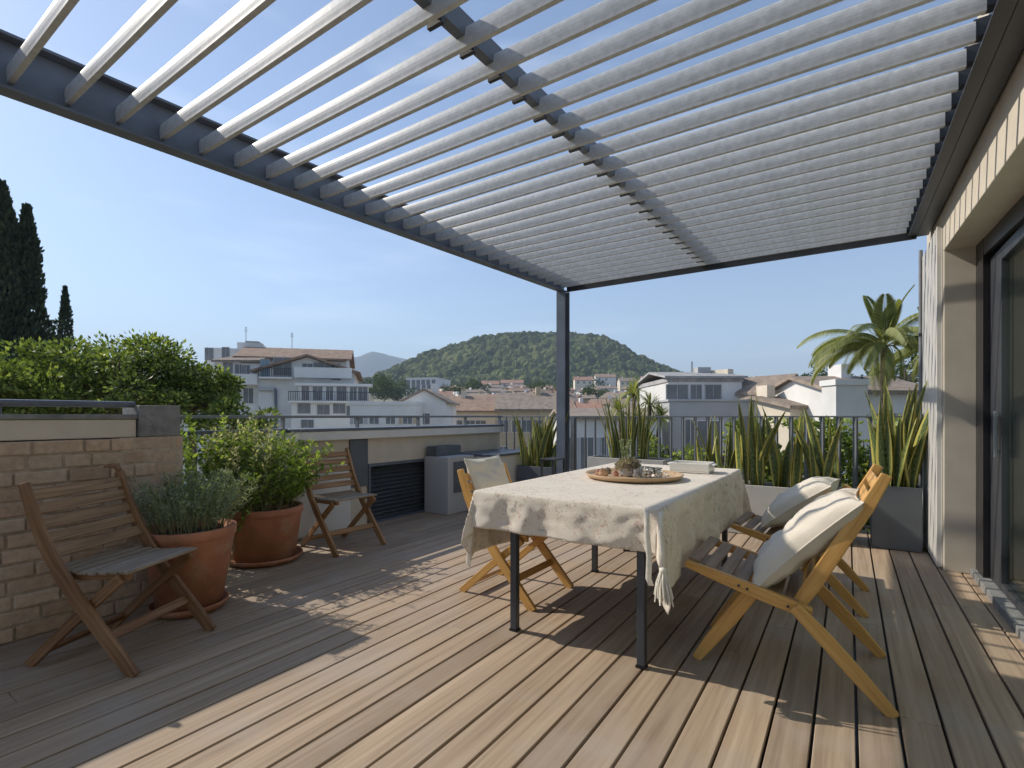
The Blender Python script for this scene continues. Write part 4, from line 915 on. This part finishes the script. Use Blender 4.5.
house('long white low house with small windows right of the apartment house', 350, 415, 405, 44, 10, 'flat', 'b_white', 'b_white', 2, 4, zdown=11, wsz=(.8, .55))
house('white house with a shallow brown roof in front of the tiled rows', 402, 446, 402, 48, 9, 'gable', 'b_white', 'tileold', 2, 3, zdown=11, wsz=(1, 1), axis='y', rise=1.1)
house('white house standing high among the trees at the foot of the hill', 405, 437, 378, 300, 26, 'flat', 'b_white', 'b_white', 2, 6, zdown=16, wsz=(2.2, 3.2), rot=R_(-12), wframe='b_grey')
house('cream house with two dark windows just above the coping', 438, 500, 411.5, 62, 12, 'gable', 'b_cream', 'tile', 2, 5, zdown=13, wsz=(1.3, 1.3))
house('beige house behind the sword plant by the steel post', 498, 566, 410, 55, 12, 'gable', 'b_ochre', 'tileold', 2, 6, zdown=13, wsz=(1, 1.3))
# --- right hand houses
hr = house('grey white house with a sloped pale roof and two upper windows', 668, 742, 382, 36, 8, 'flat', 'b_pale', 'roofgrey', 0, 0, zdown=13)
k = 36/FPX; w = 74*k; H = 13; mb = MB(); gable(mb, -w/2, w/2, 0, 8, H+.31, H+.9, 'x', .3, .15); mb.build('roof', 'roofgrey', hr)
for (u, v, ww, h) in ((677, 392, 1.5, 1.0), (696, 392, .75, 1.0), (713, 392, 1.1, 1.0)): win(hr, (u-705)*k, H-(v-382)*k, ww, h, 'b_grey', 0)
MB().mm(-w/2-1.0, w/2+.6, -3.5, -.02, 0, H-(403-382)*k).build('lower_wall', 'b_grey', hr); MB().mm(-w/2-1.1, w/2+.7, -3.6, -.02, H-(403-382)*k+.01, H-(401-382)*k).build('ledge', 'b_grey', hr)
for (u, v, ww, h) in ((672, 445, .7, 2.8), (690, 445, 1.6, 2.6), (718, 448, 1.2, 2.0), (735, 448, .8, 2.0)): win(hr, (u-705)*k*.97, H-(v-382)*k*.9, ww, h, 'b_white', -3.5)
MB().tube([(.5, 4, H+.9), (.5, 4, H+1.9)], .04, 6).build('aerial', 'railblack', hr); MB().mm(0.6, 1.6, 3, 4.2, H+.5, H+1.35).build('chimney', 'b_grey', hr)
house('light grey house wall with tall pale windows seen through the front railing', 566, 662, 419, 30, 9, 'gable', 'b_pale', 'tileold', 2, 7, zdown=9, wsz=(.8, 1.9), rise=.5, wframe='b_white', chim=False)
cg = house('cream gabled house with one dark window left of the palm', 772, 812, 391, 34, 11, 'gable', 'b_cream', 'tileold', 1, 1, rot=R_(28), zdown=12, wsz=(.75, .95), axis='y', rise=.95)
house('lower cream lean house wing in front of the gabled cream house', 786, 834, 408, 30, 6, 'gable', 'b_cream', 'tileold', 1, 2, zdown=9, wsz=(.7, .9), rise=.6, rot=R_(15))
wh = house('white house with a wide brown tiled roof behind the palm', 836, 935, 393, 27, 8, 'gable', 'b_white', 'tileold', 1, 3, zdown=10, wsz=(1.5, 1.1), rise=1.0)
house('white wall block between the cream wing and the palm trunk', 836, 868, 385, 26, 1.2, 'flat', 'b_pale', 'b_white', 0, 0, zdown=9)
# --- town rows
wl = ['b_cream', 'b_white', 'b_pink', 'b_ochre', 'b_pale']; rl_ = ['tile', 'tileold', 'tilered', 'tile', 'tileold']
wn = dict(b_cream='cream', b_white='white', b_pink='pinkish', b_ochre='ochre', b_pale='pale grey'); rn = dict(tile='brown tiled', tileold='faded tiled', tilered='red tiled')
ords = ['first', 'second', 'third', 'fourth', 'fifth', 'sixth', 'seventh', 'eighth', 'ninth', 'tenth', 'eleventh', 'twelfth', 'thirteenth']
rows_ = [('nearest', 86, 409, 430, 700, 9), ('second nearest', 118, 403, 425, 690, 10), ('third nearest', 160, 397.5, 436, 668, 10), ('fourth nearest', 215, 393, 420, 672, 11), ('farthest', 300, 388.5, 445, 664, 10)]
for (rn_, d, v, ua, ub, n) in rows_:
    for i in range(n):
        w = (ub-ua)/n; u0 = ua+i*w+random.uniform(0, .12)*w; u1 = u0+w*random.uniform(.75, 1.0); wm = wl[(i*3+int(d)) % 5]; rm = rl_[(i*2+int(d/7)) % 5]
        zt = HF(0, v, d); zd = zt-float(gz((u0+u1-1024)/2*d/FPX, d))+1
        house(f'{wn[wm]} house, {rn[rm]} roof, {ords[i]} from left in the {rn_} row of houses'.replace('pale grey', 'grey'), u0, u1, v+random.uniform(-1.6, 2.4), d, random.uniform(9, 13), 'gable', wm, rm, 1 if d > 150 else 2, max(2, int((u1-u0)*d/FPX/3.2)), rot=R_(random.uniform(-38, 38)), group='tiled houses of the town below the hill', zdown=max(6, zd), wsz=(1.1, 1.5), rise=random.uniform(1.1, 2.0), wframe='b_pale', blindp=.3)
# hillside villas
for i, (u, v, d, wd, rm) in enumerate(((490, 384, 430, 17, 'tilered'), (512, 383, 440, 22, 'tilered'), (584, 380, 420, 18, 'tilered'), (606, 377, 450, 20, 'tile'), (628, 381, 430, 16, 'tileold'), (650, 379, 460, 14, 'tilered'))):
    house(['pink white villa', 'red roofed villa', 'white villa right of the post', 'higher villa', 'faded roofed villa', 'last small villa'][i]+f' at the hill foot, {ords[i]} villa from the left', u-wd/2, u+wd/2, v, d, 12, 'gable', wl[i % 2], rm, 1, 3, zdown=12, wsz=(1.6, 2), group='villas at the foot of the hill', rise=3)
# trees among the houses
sp = [(384, 384, 240, 7, 'dark rounded tree left of the white house on the hill foot'), (398, 388, 250, 7, 'bright tree just left of the white hill foot house'), (452, 392, 190, 4, 'small tree between the far tiled roofs'), (540, 390, 230, 5, 'tree among the houses left of the steel post'),
      (474, 388, 260, 6, 'round tree above the tiled rows, middle left'), (560, 388, 260, 5, 'tree hidden partly by the steel post'), (596, 393, 180, 4, 'green tree right of the steel post among roofs'), (644, 392, 140, 3.4, 'tree above the roofs behind the yucca'),
      (752, 390, 75, 2.2, 'bushy tree right of the grey white house'), (764, 393, 80, 2.0, 'lower bushy tree next to the cream gable'), (828, 380, 60, 2.0, 'tree behind the cream gabled house'), (905, 372, 48, 2.4, 'dark tree behind the palm fronds')]
for (u, v, d, r, lb) in sp: ctree(lb, u, v+3, d, (r*1.3, r*1.3, r*.75), 18, 110, r*.5, r*.16, 'leaf_far', 'town_tree', 'tree', 'trees among the town houses', .3)
for i in range(16):
    u = 385+i*19; d = 480+random.uniform(-40, 60)
    ctree(f'{ords[i] if i < 13 else ["fourteenth", "fifteenth", "sixteenth"][i-13]} tree from the left in the belt at the hill foot', u, 389+random.uniform(-1, 2), d, (11, 9, 6), 14, 70, 5, 1.8, 'leaf_far', 'town_tree', 'tree', 'belt of trees at the hill foot', .6)
# aerials and chimneys that break the roof lines
for (u, v, d, h, lb) in ((246, 339, 66, 2.4, 'thin aerial on the upper block of the apartment house'), (292, 342, 66, 2.0, 'thin aerial on the tiled roof of the apartment house'), (455, 400, 88, 2.6, 'aerial over the left end of the nearest tiled row'), (528, 399, 88, 2.2, 'aerial just left of the steel post over the tiled row'), (598, 400, 88, 2.4, 'aerial over the nearest tiled row right of the steel post'), (862, 381, 30, 1.2, 'small aerial on the white house beside the palm')):
    p = at(u, v, d); t = thing('aerial', lb, 'aerial', (p.x, p.y, p.z-.8), YAW+random.random(), 'roof aerials')
    mb = MB().tube([(0, 0, 0), (0, 0, h)], .035, 5); 
    for q in (.75, .85, .95): mb.tube([(-.45*(1.3-q), 0, h*q), (.45*(1.3-q), 0, h*q)], .02, 4)
    mb.build('mast', 'railblack', t)
